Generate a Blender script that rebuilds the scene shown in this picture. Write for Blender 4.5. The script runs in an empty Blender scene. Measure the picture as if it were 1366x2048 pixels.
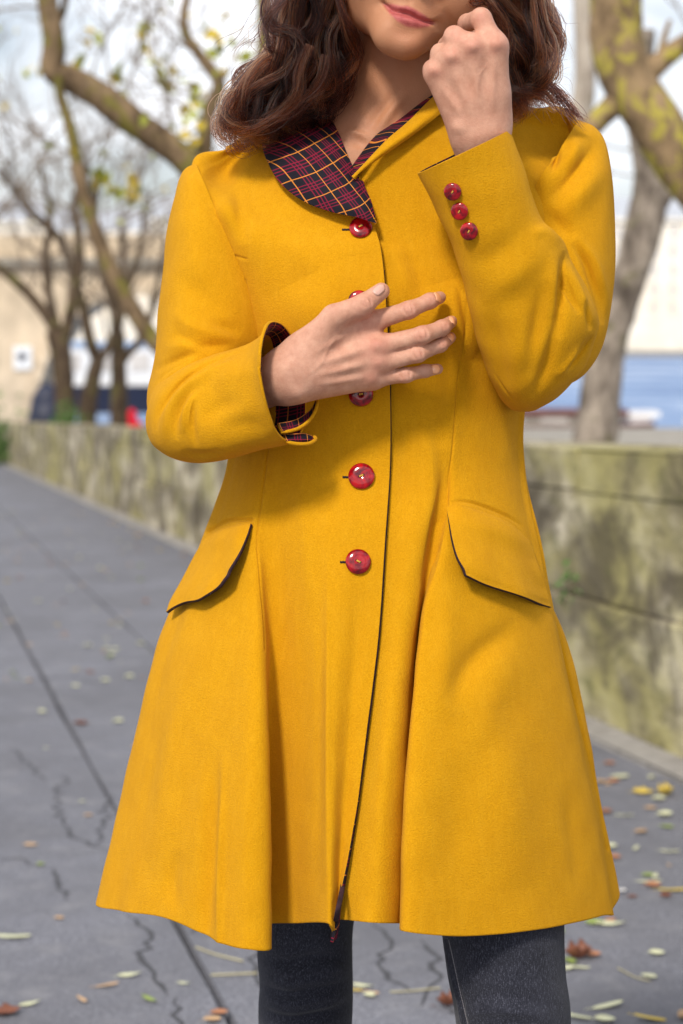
import bpy, math, random
import numpy as np
from mathutils import Vector
from mathutils.bvhtree import BVHTree

scene = bpy.context.scene
COL = scene.collection
rng = np.random.default_rng(7)
random.seed(7)

# ------------------------------------------------------------------ camera, world, sun, exposure
PW, PH = 1366.0, 2048.0
LENS = 70.0
F = LENS / 36.0 * PH
HORIZON = 650.0
TH = math.atan((PH / 2 - HORIZON) / F)
CAM = np.array([0.0, 0.0, 1.10])
RIGHT = np.array([1.0, 0.0, 0.0])
FWD = np.array([0.0, math.cos(TH), -math.sin(TH)])
UPV = np.array([0.0, math.sin(TH), math.cos(TH)])

cam = bpy.data.cameras.new('camera')
cam.lens = LENS
cam.sensor_fit = 'AUTO'
cam.sensor_width = 36.0
cam.clip_start = 0.05
cam.clip_end = 3000.0
cam.dof.use_dof = True
cam.dof.focus_distance = 1.965
cam.dof.aperture_fstop = 6.2
camo = bpy.data.objects.new('camera', cam)
COL.objects.link(camo)
camo.location = CAM
camo.rotation_euler = (math.pi / 2 - TH, 0, 0)
scene.camera = camo

SUN_EL, SUN_AZ = math.radians(42), math.radians(-157)   # azimuth measured from +Y towards +X
sun_dir = np.array([math.sin(SUN_AZ) * math.cos(SUN_EL), math.cos(SUN_AZ) * math.cos(SUN_EL), math.sin(SUN_EL)])
sl = bpy.data.lights.new('sun', 'SUN')
sl.energy = 3.0
sl.angle = math.radians(9)
sl.color = (1.0, 0.94, 0.85)
so = bpy.data.objects.new('sun', sl)
COL.objects.link(so)
so.rotation_euler = Vector(-sun_dir).to_track_quat('-Z', 'Y').to_euler()

world = bpy.data.worlds.new('World')
scene.world = world
world.use_nodes = True
wn, wl = world.node_tree.nodes, world.node_tree.links
wn.clear()
wout = wn.new('ShaderNodeOutputWorld')
wbg = wn.new('ShaderNodeBackground')
wbg.inputs['Strength'].default_value = 0.080
sky = wn.new('ShaderNodeTexSky')
sky.sky_type = 'NISHITA'
sky.sun_disc = False
sky.sun_elevation = SUN_EL
sky.sun_rotation = SUN_AZ
sky.air_density = 1.0
sky.dust_density = 1.5
wtc = wn.new('ShaderNodeTexCoord')
wmp = wn.new('ShaderNodeMapping')
wmp.inputs['Scale'].default_value = (2.2, 2.2, 5.5)
wno = wn.new('ShaderNodeTexNoise')
wno.inputs['Scale'].default_value = 1.6
wno.inputs['Detail'].default_value = 7
wno.inputs['Roughness'].default_value = 0.55
wra = wn.new('ShaderNodeValToRGB')
wra.color_ramp.elements[0].position = 0.35
wra.color_ramp.elements[1].position = 0.60
wmx = wn.new('ShaderNodeMix')
wmx.data_type = 'RGBA'
wmx.inputs['B'].default_value = (15.6, 15.9, 16.7, 1)
wl.new(wtc.outputs['Generated'], wmp.inputs['Vector'])
wl.new(wmp.outputs['Vector'], wno.inputs['Vector'])
wl.new(wno.outputs['Fac'], wra.inputs['Fac'])
wl.new(wra.outputs['Color'], wmx.inputs['Factor'])
wl.new(sky.outputs['Color'], wmx.inputs['A'])
wl.new(wmx.outputs['Result'], wbg.inputs['Color'])
wl.new(wbg.outputs['Background'], wout.inputs['Surface'])

scene.view_settings.view_transform = 'Standard'
scene.view_settings.look = 'None'
scene.view_settings.gamma = 1.0
scene.view_settings.use_curve_mapping = False
scene.view_settings.exposure = 0.18
scene.render.engine = 'CYCLES'
scene.cycles.use_denoising = True
scene.cycles.max_bounces = 6
scene.cycles.diffuse_bounces = 3
scene.cycles.glossy_bounces = 3
scene.cycles.transparent_max_bounces = 8
scene.cycles.sample_clamp_indirect = 6.0

# ------------------------------------------------------------------ helpers
def P(px, py, Y):
    """World point on the line of sight of photo pixel (px, py) at distance Y along +Y."""
    px = np.asarray(px, float); py = np.asarray(py, float); Y = np.asarray(Y, float)
    a = (px - PW / 2) / F
    b = -(py - PH / 2) / F
    d = a[..., None] * RIGHT + b[..., None] * UPV + FWD
    return CAM + d * (Y / d[..., 1])[..., None]

def project(V):
    r = V - CAM
    z = r @ FWD
    return np.stack([PW / 2 + F * (r @ RIGHT) / z, PH / 2 - F * (r @ UPV) / z], -1)

def ray(px, py):
    d = (px - PW / 2) / F * RIGHT - (py - PH / 2) / F * UPV + FWD
    return d / np.linalg.norm(d)

# the sloping path's own frame: u along the wall, v towards the wall, h up
D3 = ray(-197, 835)
D3 = D3 / math.hypot(D3[0], D3[1])
NV = np.array([D3[1], -D3[0], 0.0])
NP = np.cross(NV, D3); NP = NP / np.linalg.norm(NP)

def Q(u, v, h=0.0):
    return u * D3 + v * NV + np.array([0, 0, h])

def G(px, py):
    d = ray(px, py)
    t = -(CAM @ NP) / (d @ NP)
    p = CAM + d * t
    v = p @ NV
    u = p[0] * D3[0] + p[1] * D3[1]
    return u, v

def link(name, me, mats=(), parent=None, smooth=True):
    o = bpy.data.objects.new(name, me)
    COL.objects.link(o)
    for m in mats:
        me.materials.append(m)
    if smooth:
        me.polygons.foreach_set('use_smooth', np.ones(len(me.polygons), bool))
    if parent is not None:
        o.parent = parent
    return o

def mesh(name, V, Fq, mats=(), parent=None, smooth=True, mi=None, uv=None):
    me = bpy.data.meshes.new(name)
    V = np.asarray(V, float)
    if isinstance(Fq, np.ndarray):
        n, k = Fq.shape
        me.vertices.add(len(V)); me.vertices.foreach_set('co', V.astype(np.float32).ravel())
        me.loops.add(n * k); me.loops.foreach_set('vertex_index', Fq.astype(np.int32).ravel())
        me.polygons.add(n)
        me.polygons.foreach_set('loop_start', np.arange(0, n * k, k, dtype=np.int32))
        me.update(calc_edges=True)
    else:
        me.from_pydata([tuple(v) for v in V], [], [tuple(f) for f in Fq])
        me.update()
    if mi is not None:
        me.polygons.foreach_set('material_index', np.asarray(mi, np.int32))
    if uv is not None:
        lay = me.uv_layers.new(name='UVMap')
        li = np.empty(len(me.loops), np.int32); me.loops.foreach_get('vertex_index', li)
        lay.data.foreach_set('uv', np.asarray(uv, np.float32)[li].ravel())
    return link(name, me, mats, parent, smooth)

def tag(o, label=None, cat=None, group=None, kind=None):
    if label: o['label'] = label
    if cat: o['category'] = cat
    if group: o['group'] = group
    if kind: o['kind'] = kind
    return o

def empty(name, loc):
    o = bpy.data.objects.new(name, None)
    COL.objects.link(o)
    o.location = loc
    o.empty_display_size = 0.1
    return o

def adopt(o, parent):
    """parent without moving: geometry is written in world space, so undo the parent's location"""
    o.parent = parent
    o.matrix_parent_inverse = parent.matrix_basis.inverted()
    return o

def catmull(A, n, closed=False):
    """resample control points A (k, ...) to n points with a Catmull-Rom spline"""
    A = np.asarray(A, float)
    k = len(A)
    if closed:
        t = np.linspace(0, k, n, endpoint=False)
        i = np.floor(t).astype(int); f = t - i
        p0, p1, p2, p3 = A[(i - 1) % k], A[i % k], A[(i + 1) % k], A[(i + 2) % k]
    else:
        t = np.linspace(0, k - 1, n)
        i = np.minimum(np.floor(t).astype(int), k - 2); f = t - i
        E = np.concatenate([[2 * A[0] - A[1]], A, [2 * A[-1] - A[-2]]])
        p0, p1, p2, p3 = E[i], E[i + 1], E[i + 2], E[i + 3]
    f = f.reshape((-1,) + (1,) * (A.ndim - 1))
    return 0.5 * (2 * p1 + (p2 - p0) * f + (2 * p0 - 5 * p1 + 4 * p2 - p3) * f ** 2 + (3 * p1 - p0 - 3 * p2 + p3) * f ** 3)

def grid_normals(V, closed_c=False):
    if closed_c:
        dc = np.roll(V, -1, 1) - np.roll(V, 1, 1)
    else:
        dc = np.gradient(V, axis=1)
    dr = np.gradient(V, axis=0)
    N = np.cross(dc, dr)
    return N / (np.linalg.norm(N, axis=-1, keepdims=True) + 1e-12)

def smoothn(x, seed=0, scale=1.0):
    """cheap smooth 3-d noise, about -1..1"""
    r = np.random.default_rng(seed)
    out = np.zeros(len(x))
    for i in range(9):
        k = r.normal(size=3) * scale * (0.6 + 1.2 * r.random())
        out += np.sin(x @ k + r.random() * 6.28)
    return out / 4.0

def polydist(p, poly):
    """distance of 2-d points to a polyline, arc parameter 0..1 and side"""
    poly = np.asarray(poly, float)
    seg = poly[1:] - poly[:-1]
    L = np.linalg.norm(seg, axis=1); tot = L.sum(); acc = np.concatenate([[0], np.cumsum(L)])
    best = np.full(len(p), 1e9); ts = np.zeros(len(p)); side = np.zeros(len(p))
    for a, s, l, c in zip(poly[:-1], seg, L, acc):
        d = p - a
        t = np.clip((d @ s) / (l * l), 0, 1)
        q = d - t[:, None] * s
        dist = np.hypot(q[:, 0], q[:, 1])
        m = dist < best
        best[m] = dist[m]; ts[m] = ((c + t * l) / tot)[m]
        side[m] = np.sign(s[0] * d[:, 1] - s[1] * d[:, 0])[m]
    return best, ts, side

def sculpt(V, N, strokes, facing=0.0, ylim=None):
    """V, N (n,3).  strokes: (polyline px, width px, depth m[, mode]).  Moves vertices that face the camera along N."""
    shp = V.shape
    V = V.reshape(-1, 3).copy(); N = N.reshape(-1, 3)
    view = V - CAM; view /= np.linalg.norm(view, axis=1, keepdims=True)
    fac = np.clip((-(N * view).sum(1) - facing) / 0.25, 0, 1)
    if ylim is not None:
        fac = fac * (V[:, 1] < ylim)
    px = project(V)
    tot = np.zeros(len(V))
    for s in strokes:
        poly, w, amp = s[0], s[1], s[2]
        mode = s[3] if len(s) > 3 else 'g'
        pl = np.asarray(catmull(poly, max(8, 6 * len(poly))) if len(poly) > 2 else poly, float)
        R = w * 3.2
        lo, hi = pl.min(0) - R, pl.max(0) + R
        m = np.nonzero((px[:, 0] > lo[0]) & (px[:, 0] < hi[0]) & (px[:, 1] > lo[1]) & (px[:, 1] < hi[1]) & (fac > 0))[0]
        if not len(m): continue
        d, t, sd = polydist(px[m], pl)
        taper = np.clip(np.sin(np.pi * t), 0, 1) ** 1.1 if 'f' not in mode else 1.0
        if mode[0] == 'g':
            k = np.exp(-(d / w) ** 2)
        else:                                   # step: high on the side sign, falling off slowly; low on the other side
            sg = 1.0 if mode[0] == 'l' else -1.0
            x = d * sd * sg
            k = 0.5 * (1 + np.tanh(x / (w * 0.12))) * np.exp(-np.maximum(x, 0) / w) - 0.35 * np.exp(-(np.minimum(x, 0) / (w * 0.35)) ** 2) * (x < 0)
        tot[m] += amp * k * taper * fac[m]
    V += N * tot[:, None]
    return V.reshape(shp)

def grid_uv(V):
    dc = np.linalg.norm(np.diff(V, axis=1), axis=-1).mean(0)
    dr = np.linalg.norm(np.diff(V, axis=0), axis=-1).mean(1)
    u = np.concatenate([[0], np.cumsum(dc)]); v = np.concatenate([[0], np.cumsum(dr)])
    uu, vv = np.meshgrid(u, v)
    return np.stack([uu, vv], -1).reshape(-1, 2)

def cloth(name, V, mats, parent, thick=0.003, closed_c=False, flip=False, rim=(0, 0, 0, 0), N=None, lined=1.0, uv=None):
    """a grid of points becomes a sheet with thickness; mats[0] outside, mats[1] inside; rim = material of (row0, rowN, col0, colN)"""
    R, C, _ = V.shape
    if N is None:
        N = grid_normals(V, closed_c) * (-1 if flip else 1)
    Vi = V - N * thick
    allV = np.concatenate([V.reshape(-1, 3), Vi.reshape(-1, 3)])
    idx = np.arange(R * C).reshape(R, C)
    if closed_c:
        nx = np.roll(idx, -1, 1)
        a, b, c, d = idx[:-1], nx[:-1], nx[1:], idx[1:]
    else:
        a, b, c, d = idx[:-1, :-1], idx[:-1, 1:], idx[1:, 1:], idx[1:, :-1]
    q = np.stack([a, b, c, d], -1).reshape(-1, 4)
    if flip: q = q[:, ::-1]
    off = R * C
    faces = [q, q[:, ::-1] + off]
    mi = [np.zeros(len(q)), (np.arange(len(q)) >= len(q) * (1 - lined)).astype(float)]
    def strip(line, m, f):
        l0, l1 = line[:-1], line[1:]
        s = np.stack([l0, l1, l1 + off, l0 + off], -1)
        if f: s = s[:, ::-1]
        faces.append(s); mi.append(np.full(len(s), m))
    row0 = np.append(idx[0], idx[0, 0]) if closed_c else idx[0]
    rowN = np.append(idx[-1], idx[-1, 0]) if closed_c else idx[-1]
    strip(row0, rim[0], not flip); strip(rowN, rim[1], flip)
    if not closed_c:
        strip(idx[:, 0], rim[2], flip); strip(idx[:, -1], rim[3], not flip)
    uv = grid_uv(V) if uv is None else uv
    uv = np.concatenate([uv, uv])
    o = mesh(name, allV, np.concatenate(faces), mats, None, True, np.concatenate(mi), uv)
    if parent is not None: adopt(o, parent)
    return o

def ring_loft(rings, nr, nc, power=2.0, closed_end=False):
    """rings: (x0,y0,x1,y1, Yc, hd[, bx, by]) in photo pixels: the two outline points of a ring, distance of its middle,
    half depth and how far the far half is displaced in the picture"""
    K = []
    for r in rings:
        bx, by = (r[6], r[7]) if len(r) > 7 else (0.0, 0.0)
        K.append([r[0], r[1], r[2], r[3], r[4], r[5], bx, by])
    K = catmull(np.array(K), nr)
    th = np.linspace(0, 2 * np.pi, nc, endpoint=False)
    c = np.cos(th); s = np.sin(th)
    e = 2.0 / power
    c = np.sign(c) * np.abs(c) ** e; s = np.sign(s) * np.abs(s) ** e
    mx = (K[:, 0] + K[:, 2]) / 2; my = (K[:, 1] + K[:, 3]) / 2
    ax = (K[:, 0] - K[:, 2]) / 2; ay = (K[:, 1] - K[:, 3]) / 2
    X = mx[:, None] + ax[:, None] * c + K[:, 6][:, None] * s
    Yp = my[:, None] + ay[:, None] * c + K[:, 7][:, None] * s
    D = K[:, 4][:, None] + K[:, 5][:, None] * s
    return P(X, Yp, D)

def orient(V, N):
    """True when the grid's normals point inwards"""
    c = V.mean(1, keepdims=True)
    return (np.sum((V - c) * N) < 0)

# ------------------------------------------------------------------ signed distance modelling
def cone(p, a, b, ra, rb):
    a = np.asarray(a); b = np.asarray(b)
    ab = b - a
    t = np.clip(((p - a) @ ab) / (ab @ ab), 0, 1)
    q = p - a - t[:, None] * ab
    return np.sqrt((q * q).sum(1)) - (ra + (rb - ra) * t)

def ellip(p, c, R, axes):
    q = (p - np.asarray(c)) @ np.asarray(axes).T / np.asarray(R)
    k = np.sqrt((q * q).sum(1)) + 1e-9
    k1 = np.sqrt(((q / np.asarray(R)) ** 2).sum(1)) + 1e-9
    return k * (k - 1) / k1

def smin(a, b, k):
    h = np.maximum(k - np.abs(a - b), 0) / k
    return np.minimum(a, b) - h * h * k * 0.25

def surface_nets(fn, lo, hi, h, B=14):
    lo = np.asarray(lo, float)
    n = np.ceil((np.asarray(hi) - lo) / h / B).astype(int)
    dims = n * B + 1
    vol = np.empty(dims, np.float32)
    ci = np.stack(np.meshgrid(*[np.arange(k) for k in n], indexing='ij'), -1).reshape(-1, 3)
    cen = lo + (ci + 0.5) * B * h
    dc = fn(cen)
    rad = B * h * 0.5 * 1.733
    loc = np.stack(np.meshgrid(*[np.arange(B + 1)] * 3, indexing='ij'), -1).reshape(-1, 3)
    for c, d in zip(ci, dc):
        sl_ = tuple(slice(x * B, x * B + B + 1) for x in c)
        if abs(d) > rad * 1.15 + 0.012:
            vol[sl_] = d
    for c, d in zip(ci, dc):
        if abs(d) <= rad * 1.15 + 0.012:
            pts = lo + (loc + c * B) * h
            vol[tuple(slice(x * B, x * B + B + 1) for x in c)] = fn(pts).reshape((B + 1,) * 3)
    ins = vol < 0
    nx, ny, nz = dims
    s = np.zeros((nx - 1, ny - 1, nz - 1), np.uint8)
    for i in (0, 1):
        for j in (0, 1):
            for k in (0, 1):
                s += ins[i:nx - 1 + i, j:ny - 1 + j, k:nz - 1 + k]
    cells = np.argwhere((s > 0) & (s < 8))
    vid = np.full(s.shape, -1, np.int32)
    vid[cells[:, 0], cells[:, 1], cells[:, 2]] = np.arange(len(cells))
    acc = np.zeros((len(cells), 3)); cnt = np.zeros(len(cells))
    cor = [(i, j, k) for i in (0, 1) for j in (0, 1) for k in (0, 1)]
    for a in cor:
        for ax in range(3):
            if a[ax]: continue
            b = list(a); b[ax] = 1
            va = vol[cells[:, 0] + a[0], cells[:, 1] + a[1], cells[:, 2] + a[2]]
            vb = vol[cells[:, 0] + b[0], cells[:, 1] + b[1], cells[:, 2] + b[2]]
            m = (va < 0) != (vb < 0)
            t = va[m] / (va[m] - vb[m])
            pt = np.repeat(np.array(a, float)[None], m.sum(), 0); pt[:, ax] += t
            acc[m] += pt; cnt[m] += 1
    V = lo + (cells + acc / cnt[:, None]) * h
    quads = []
    for ax in range(3):
        b, c = (ax + 1) % 3, (ax + 2) % 3
        sa = [slice(0, d - 1) for d in dims]; sb = list(sa)
        sa = [slice(1, d - 1) for d in dims]; sa[ax] = slice(0, dims[ax] - 1)
        sb = list(sa); sb[ax] = slice(1, dims[ax])
        A = ins[tuple(sa)]; Bv = ins[tuple(sb)]
        for sign, msk in ((1, A & ~Bv), (-1, ~A & Bv)):
            e = np.argwhere(msk)
            if not len(e): continue
            for q in (b, c): e[:, q] += 1
            v = []
            for (db, dcc) in ((-1, -1), (0, -1), (0, 0), (-1, 0)):
                x = e.copy(); x[:, b] += db; x[:, c] += dcc
                v.append(vid[x[:, 0], x[:, 1], x[:, 2]])
            q4 = np.stack(v, -1)
            if sign < 0: q4 = q4[:, ::-1]
            quads.append(q4)
    Fq = np.concatenate(quads)
    Fq = Fq[(Fq >= 0).all(1)]
    return V, Fq

def relax(V, Fq, it=2, lam=0.5):
    for _ in range(it):
        acc = np.zeros_like(V); cnt = np.zeros(len(V))
        for i in range(4):
            a, b = Fq[:, i], Fq[:, (i + 1) % 4]
            for x in range(3):
                acc[:, x] += np.bincount(a, V[b, x], len(V)) + np.bincount(b, V[a, x], len(V))
            cnt += np.bincount(a, minlength=len(V)) + np.bincount(b, minlength=len(V))
        V = V + lam * (acc / np.maximum(cnt, 1)[:, None] - V)
    return V

def vnormals(V, Fq):
    n = np.cross(V[Fq[:, 2]] - V[Fq[:, 0]], V[Fq[:, 3]] - V[Fq[:, 1]])
    N = np.zeros_like(V)
    for i in range(4):
        for x in range(3):
            N[:, x] += np.bincount(Fq[:, i], n[:, x], len(V))
    return N / (np.linalg.norm(N, axis=1, keepdims=True) + 1e-12)

# ------------------------------------------------------------------ materials
class M:
    """tiny node builder"""
    def __init__(s, name):
        s.mat = bpy.data.materials.new(name)
        s.mat.use_nodes = True
        s.n, s.l = s.mat.node_tree.nodes, s.mat.node_tree.links
        s.n.clear()
        s.out = s.n.new('ShaderNodeOutputMaterial')
        s.b = s.n.new('ShaderNodeBsdfPrincipled')
        s.l.new(s.b.outputs[0], s.out.inputs['Surface'])
        s.tc = s.n.new('ShaderNodeTexCoord')
    def set(s, **k):
        for a, v in k.items():
            a = a.replace('_', ' ')
            s.put(s.b.inputs[a], v)
        return s
    def put(s, sock, v):
        if isinstance(v, bpy.types.NodeSocket): s.l.new(v, sock)
        elif isinstance(v, (tuple, list)) and len(v) == 3 and sock.type == 'RGBA': sock.default_value = (*v, 1)
        else: sock.default_value = v
    def coord(s, which='Object', scale=(1, 1, 1), rot=(0, 0, 0)):
        m = s.n.new('ShaderNodeMapping')
        m.inputs['Scale'].default_value = scale
        m.inputs['Rotation'].default_value = rot
        s.l.new(s.tc.outputs[which], m.inputs['Vector'])
        return m.outputs[0]
    def noise(s, scale, detail=4, rough=0.55, co=None, dist=0.0):
        t = s.n.new('ShaderNodeTexNoise')
        t.inputs['Scale'].default_value = scale; t.inputs['Detail'].default_value = detail
        t.inputs['Roughness'].default_value = rough; t.inputs['Distortion'].default_value = dist
        s.l.new(co if co is not None else s.coord(), t.inputs['Vector'])
        return t.outputs['Fac']
    def voro(s, scale, co=None, feature='F1', out='Distance'):
        t = s.n.new('ShaderNodeTexVoronoi'); t.feature = feature
        t.inputs['Scale'].default_value = scale
        s.l.new(co if co is not None else s.coord(), t.inputs['Vector'])
        return t.outputs[out]
    def ramp(s, fac, stops):
        r = s.n.new('ShaderNodeValToRGB')
        e = r.color_ramp.elements
        while len(e) < len(stops): e.new(0.5)
        for x, (p, c) in zip(e, stops):
            x.position = p
            x.color = (*c, 1) if isinstance(c, tuple) else (c, c, c, 1)
        s.l.new(fac, r.inputs[0])
        return r.outputs[0]
    def mix(s, f, a, b, blend='MIX'):
        m = s.n.new('ShaderNodeMix'); m.data_type = 'RGBA'; m.blend_type = blend
        s.put(m.inputs['Factor'], f); s.put(m.inputs['A'], a); s.put(m.inputs['B'], b)
        return m.outputs['Result']
    def math(s, op, a, b=0.0):
        m = s.n.new('ShaderNodeMath'); m.operation = op
        s.put(m.inputs[0], a); s.put(m.inputs[1], b)
        return m.outputs[0]
    def attr(s, name):
        a = s.n.new('ShaderNodeAttribute'); a.attribute_name = name
        return a.outputs['Fac']
    def bump(s, h, strength=0.3, dist=0.002):
        b = s.n.new('ShaderNodeBump')
        b.inputs['Strength'].default_value = strength; b.inputs['Distance'].default_value = dist
        s.l.new(h, b.inputs['Height'])
        s.l.new(b.outputs[0], s.b.inputs['Normal'])
        return s

def m_wool():
    m = M('yellow_wool')
    n1 = m.noise(640, 4, 0.7)
    n2 = m.noise(1500, 2, 0.6)
    n3 = m.noise(22, 5, 0.6)
    c = m.ramp(n1, [(0.30, (0.57, 0.255, 0.003)), (0.5, (0.655, 0.307, 0.004)), (0.72, (0.74, 0.368, 0.008))])
    c = m.mix(m.ramp(n3, [(0.35, 0.0), (0.7, 0.45)]), c, (0.59, 0.262, 0.004))
    c = m.mix(m.ramp(m.noise(150, 3, 0.6, m.coord('Object', (1, 1, 0.25))), [(0.45, 0.0), (0.75, 0.35)]), c, (0.73, 0.365, 0.012))
    m.set(Base_Color=c, Roughness=0.95, Specular_IOR_Level=0.12, Sheen_Weight=0.06, Sheen_Roughness=0.45, Sheen_Tint=(1.0, 0.80, 0.42))
    m.bump(m.math('ADD', n1, m.math('MULTIPLY', n2, 0.7)), 0.8, 0.0016)
    return m.mat

def m_plaid(name='plaid_lining', sx=1.0, rot=0.0):
    m = M(name)
    co = m.coord('UV', (1, 1, 1), (0, 0, rot))
    w = m.noise(45, 2, 0.5, co)
    sp = m.n.new('ShaderNodeSeparateXYZ'); m.l.new(co, sp.inputs[0])
    per = 0.0222
    col = (0.007, 0.005, 0.011)
    warp = m.math('MULTIPLY', m.math('SUBTRACT', w, 0.5), 0.002)
    def band(axis, off, wid):
        x = m.math('ADD', m.math('ADD', sp.outputs[axis], warp), off + 10)
        x = m.math('DIVIDE', x, per)
        fr = m.math('FRACT', x)
        dd = m.math('ABSOLUTE', m.math('SUBTRACT', fr, 0.5))
        return m.math('LESS_THAN', dd, wid / per / 2)
    for ax in (0, 1):
        for off in (0.0081, 0.0111, 0.0141):
            col = m.mix(m.math('MULTIPLY', band(ax, off, 0.00095), 0.75), col, (0.24, 0.005, 0.030))
    for ax in (0, 1):
        col = m.mix(m.math('MULTIPLY', band(ax, 0.0, 0.00085), 0.88), col, (0.66, 0.225, 0.03))
    m.set(Base_Color=col, Roughness=0.8, Specular_IOR_Level=0.25)
    m.bump(m.noise(900, 2, 0.5, co), 0.25, 0.0006)
    return m.mat

def m_skin():
    m = M('skin')
    n1 = m.noise(85, 6, 0.7); n2 = m.noise(900, 3, 0.6); n3 = m.noise(9, 3, 0.5)
    c = m.ramp(n1, [(0.32, (0.47, 0.225, 0.145)), (0.68, (0.63, 0.35, 0.24))])
    c = m.mix(m.ramp(n3, [(0.35, 0.0), (0.75, 0.35)]), c, (0.54, 0.25, 0.165))
    c = m.mix(m.math('MULTIPLY', m.attr('face'), 0.85), c, (0.44, 0.195, 0.092))
    c = m.mix(m.math('MULTIPLY', m.attr('blush'), m.ramp(m.noise(130, 4, 0.6), [(0.3, 0.35), (0.7, 1.0)])), c, (0.56, 0.185, 0.135))
    lips = m.ramp(m.noise(160, 3, 0.6), [(0.3, (0.34, 0.065, 0.062)), (0.75, (0.50, 0.13, 0.115))])
    c = m.mix(m.attr('lip'), c, lips)
    vor = m.voro(1000)
    m.set(Base_Color=c, Roughness=0.56, Specular_IOR_Level=0.35, Subsurface_Weight=0.07, Subsurface_Radius=(0.009, 0.003, 0.0015), Subsurface_Scale=0.6)
    m.bump(m.math('ADD', n2, m.math('MULTIPLY', vor, 0.6)), 0.40, 0.0009)
    return m.mat

def m_simple(name, col, rough=0.6, var=0.15, scale=30, spec=0.4, bump=0.0, **k):
    m = M(name)
    n = m.noise(scale, 4, 0.6)
    lo = tuple(x * (1 - var) for x in col); hi = tuple(min(1, x * (1 + var)) for x in col)
    m.set(Base_Color=m.ramp(n, [(0.3, lo), (0.7, hi)]), Roughness=rough, Specular_IOR_Level=spec, **k)
    if bump: m.bump(n, bump, 0.01)
    return m.mat

def m_button():
    m = M('red_shell')
    n = m.noise(90, 3, 0.5, dist=1.2)
    c = m.ramp(n, [(0.34, (0.06, 0.001, 0.005)), (0.5, (0.26, 0.0015, 0.007)), (0.66, (0.44, 0.004, 0.007))])
    m.set(Base_Color=c, Roughness=0.14, Specular_IOR_Level=0.45, Coat_Weight=0.3, Coat_Roughness=0.05)
    return m.mat

def m_denim():
    m = M('dark_denim')
    n = m.noise(800, 3, 0.7)
    n2 = m.noise(420, 2, 0.6, m.coord('Object', (2.2, 2.2, 0.4)))
    n3 = m.noise(18, 3, 0.5)
    c = m.ramp(m.math('MULTIPLY', m.math('ADD', n, n2), 0.5), [(0.36, (0.005, 0.005, 0.009)), (0.53, (0.022, 0.023, 0.034)), (0.70, (0.12, 0.122, 0.155))])
    c = m.mix(m.ramp(n3, [(0.35, 0.0), (0.8, 0.35)]), c, (0.055, 0.057, 0.076))
    m.set(Base_Color=c, Roughness=0.9, Specular_IOR_Level=0.2, Sheen_Weight=0.1)
    m.bump(n, 0.5, 0.0008)
    return m.mat

def m_hair():
    mat = bpy.data.materials.new('auburn_hair')
    mat.use_nodes = True
    n, l = mat.node_tree.nodes, mat.node_tree.links
    n.clear()
    o = n.new('ShaderNodeOutputMaterial')
    h = n.new('ShaderNodeBsdfHairPrincipled')
    h.parametrization = 'COLOR'
    inf = n.new('ShaderNodeHairInfo')
    r = n.new('ShaderNodeValToRGB')
    r.color_ramp.elements[0].color = (0.003, 0.0012, 0.0016, 1)
    r.color_ramp.elements[1].color = (0.44, 0.130, 0.042, 1)
    for p_, c_ in ((0.44, (0.015, 0.0048, 0.0040, 1)), (0.68, (0.11, 0.028, 0.011, 1))):
        e = r.color_ramp.elements.new(p_); e.color = c_
    at = n.new('ShaderNodeAttribute'); at.attribute_name = 'tone'
    mx = n.new('ShaderNodeMix'); mx.data_type = 'FLOAT'; mx.inputs[0].default_value = 0.45
    l.new(inf.outputs['Random'], mx.inputs[2]); l.new(at.outputs['Fac'], mx.inputs[3])
    l.new(mx.outputs[0], r.inputs[0])
    l.new(r.outputs[0], h.inputs['Color'])
    h.inputs['IOR'].default_value = 1.28
    h.inputs['Roughness'].default_value = 0.24
    h.inputs['Radial Roughness'].default_value = 0.35
    l.new(h.outputs[0], o.inputs['Surface'])
    return mat

def m_bark(name, a, b, moss, moss_amt, scale=6.0):
    m = M(name)
    co = m.coord('Object', (1, 1, 0.45))
    n = m.noise(scale, 5, 0.6, co); n2 = m.noise(scale * 0.8, 6, 0.62, m.coord('Object', (1, 1, 0.8)), .4); n3 = m.noise(scale * 3, 4, 0.6, co)
    c = m.ramp(n, [(0.32, a), (0.62, b)])
    c = m.mix(m.ramp(n3, [(0.5, 0.0), (0.7, 0.6)]), c, tuple(x * 0.5 for x in a))
    c = m.mix(m.ramp(n2, [(0.66 - moss_amt * 0.30, 0.0), (0.71 - moss_amt * 0.28, 0.85)]), c, moss)
    m.set(Base_Color=c, Roughness=0.9, Specular_IOR_Level=0.2)
    m.bump(n3, 0.6, 0.02)
    return m.mat

def m_asphalt():
    m = M('asphalt')
    co = m.coord('Object')
    n1 = m.noise(170, 4, 0.75, co); n2 = m.noise(1.6, 6, 0.65, co, .5); n3 = m.noise(9, 6, 0.7, co)
    c = m.ramp(n1, [(0.34, (0.068, 0.069, 0.084)), (0.5, (0.160, 0.162, 0.188)), (0.66, (0.345, 0.345, 0.375))])
    c = m.mix(m.ramp(n2, [(0.35, 0.0), (0.62, 0.75)]), c, (0.118, 0.117, 0.130))
    c = m.mix(m.ramp(n3, [(0.52, 0.0), (0.72, 0.6)]), c, (0.245, 0.24, 0.25))
    m.set(Base_Color=c, Roughness=0.85, Specular_IOR_Level=0.35)
    m.bump(m.math('ADD', n1, n3), 0.5, 0.004)
    return m.mat

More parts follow.
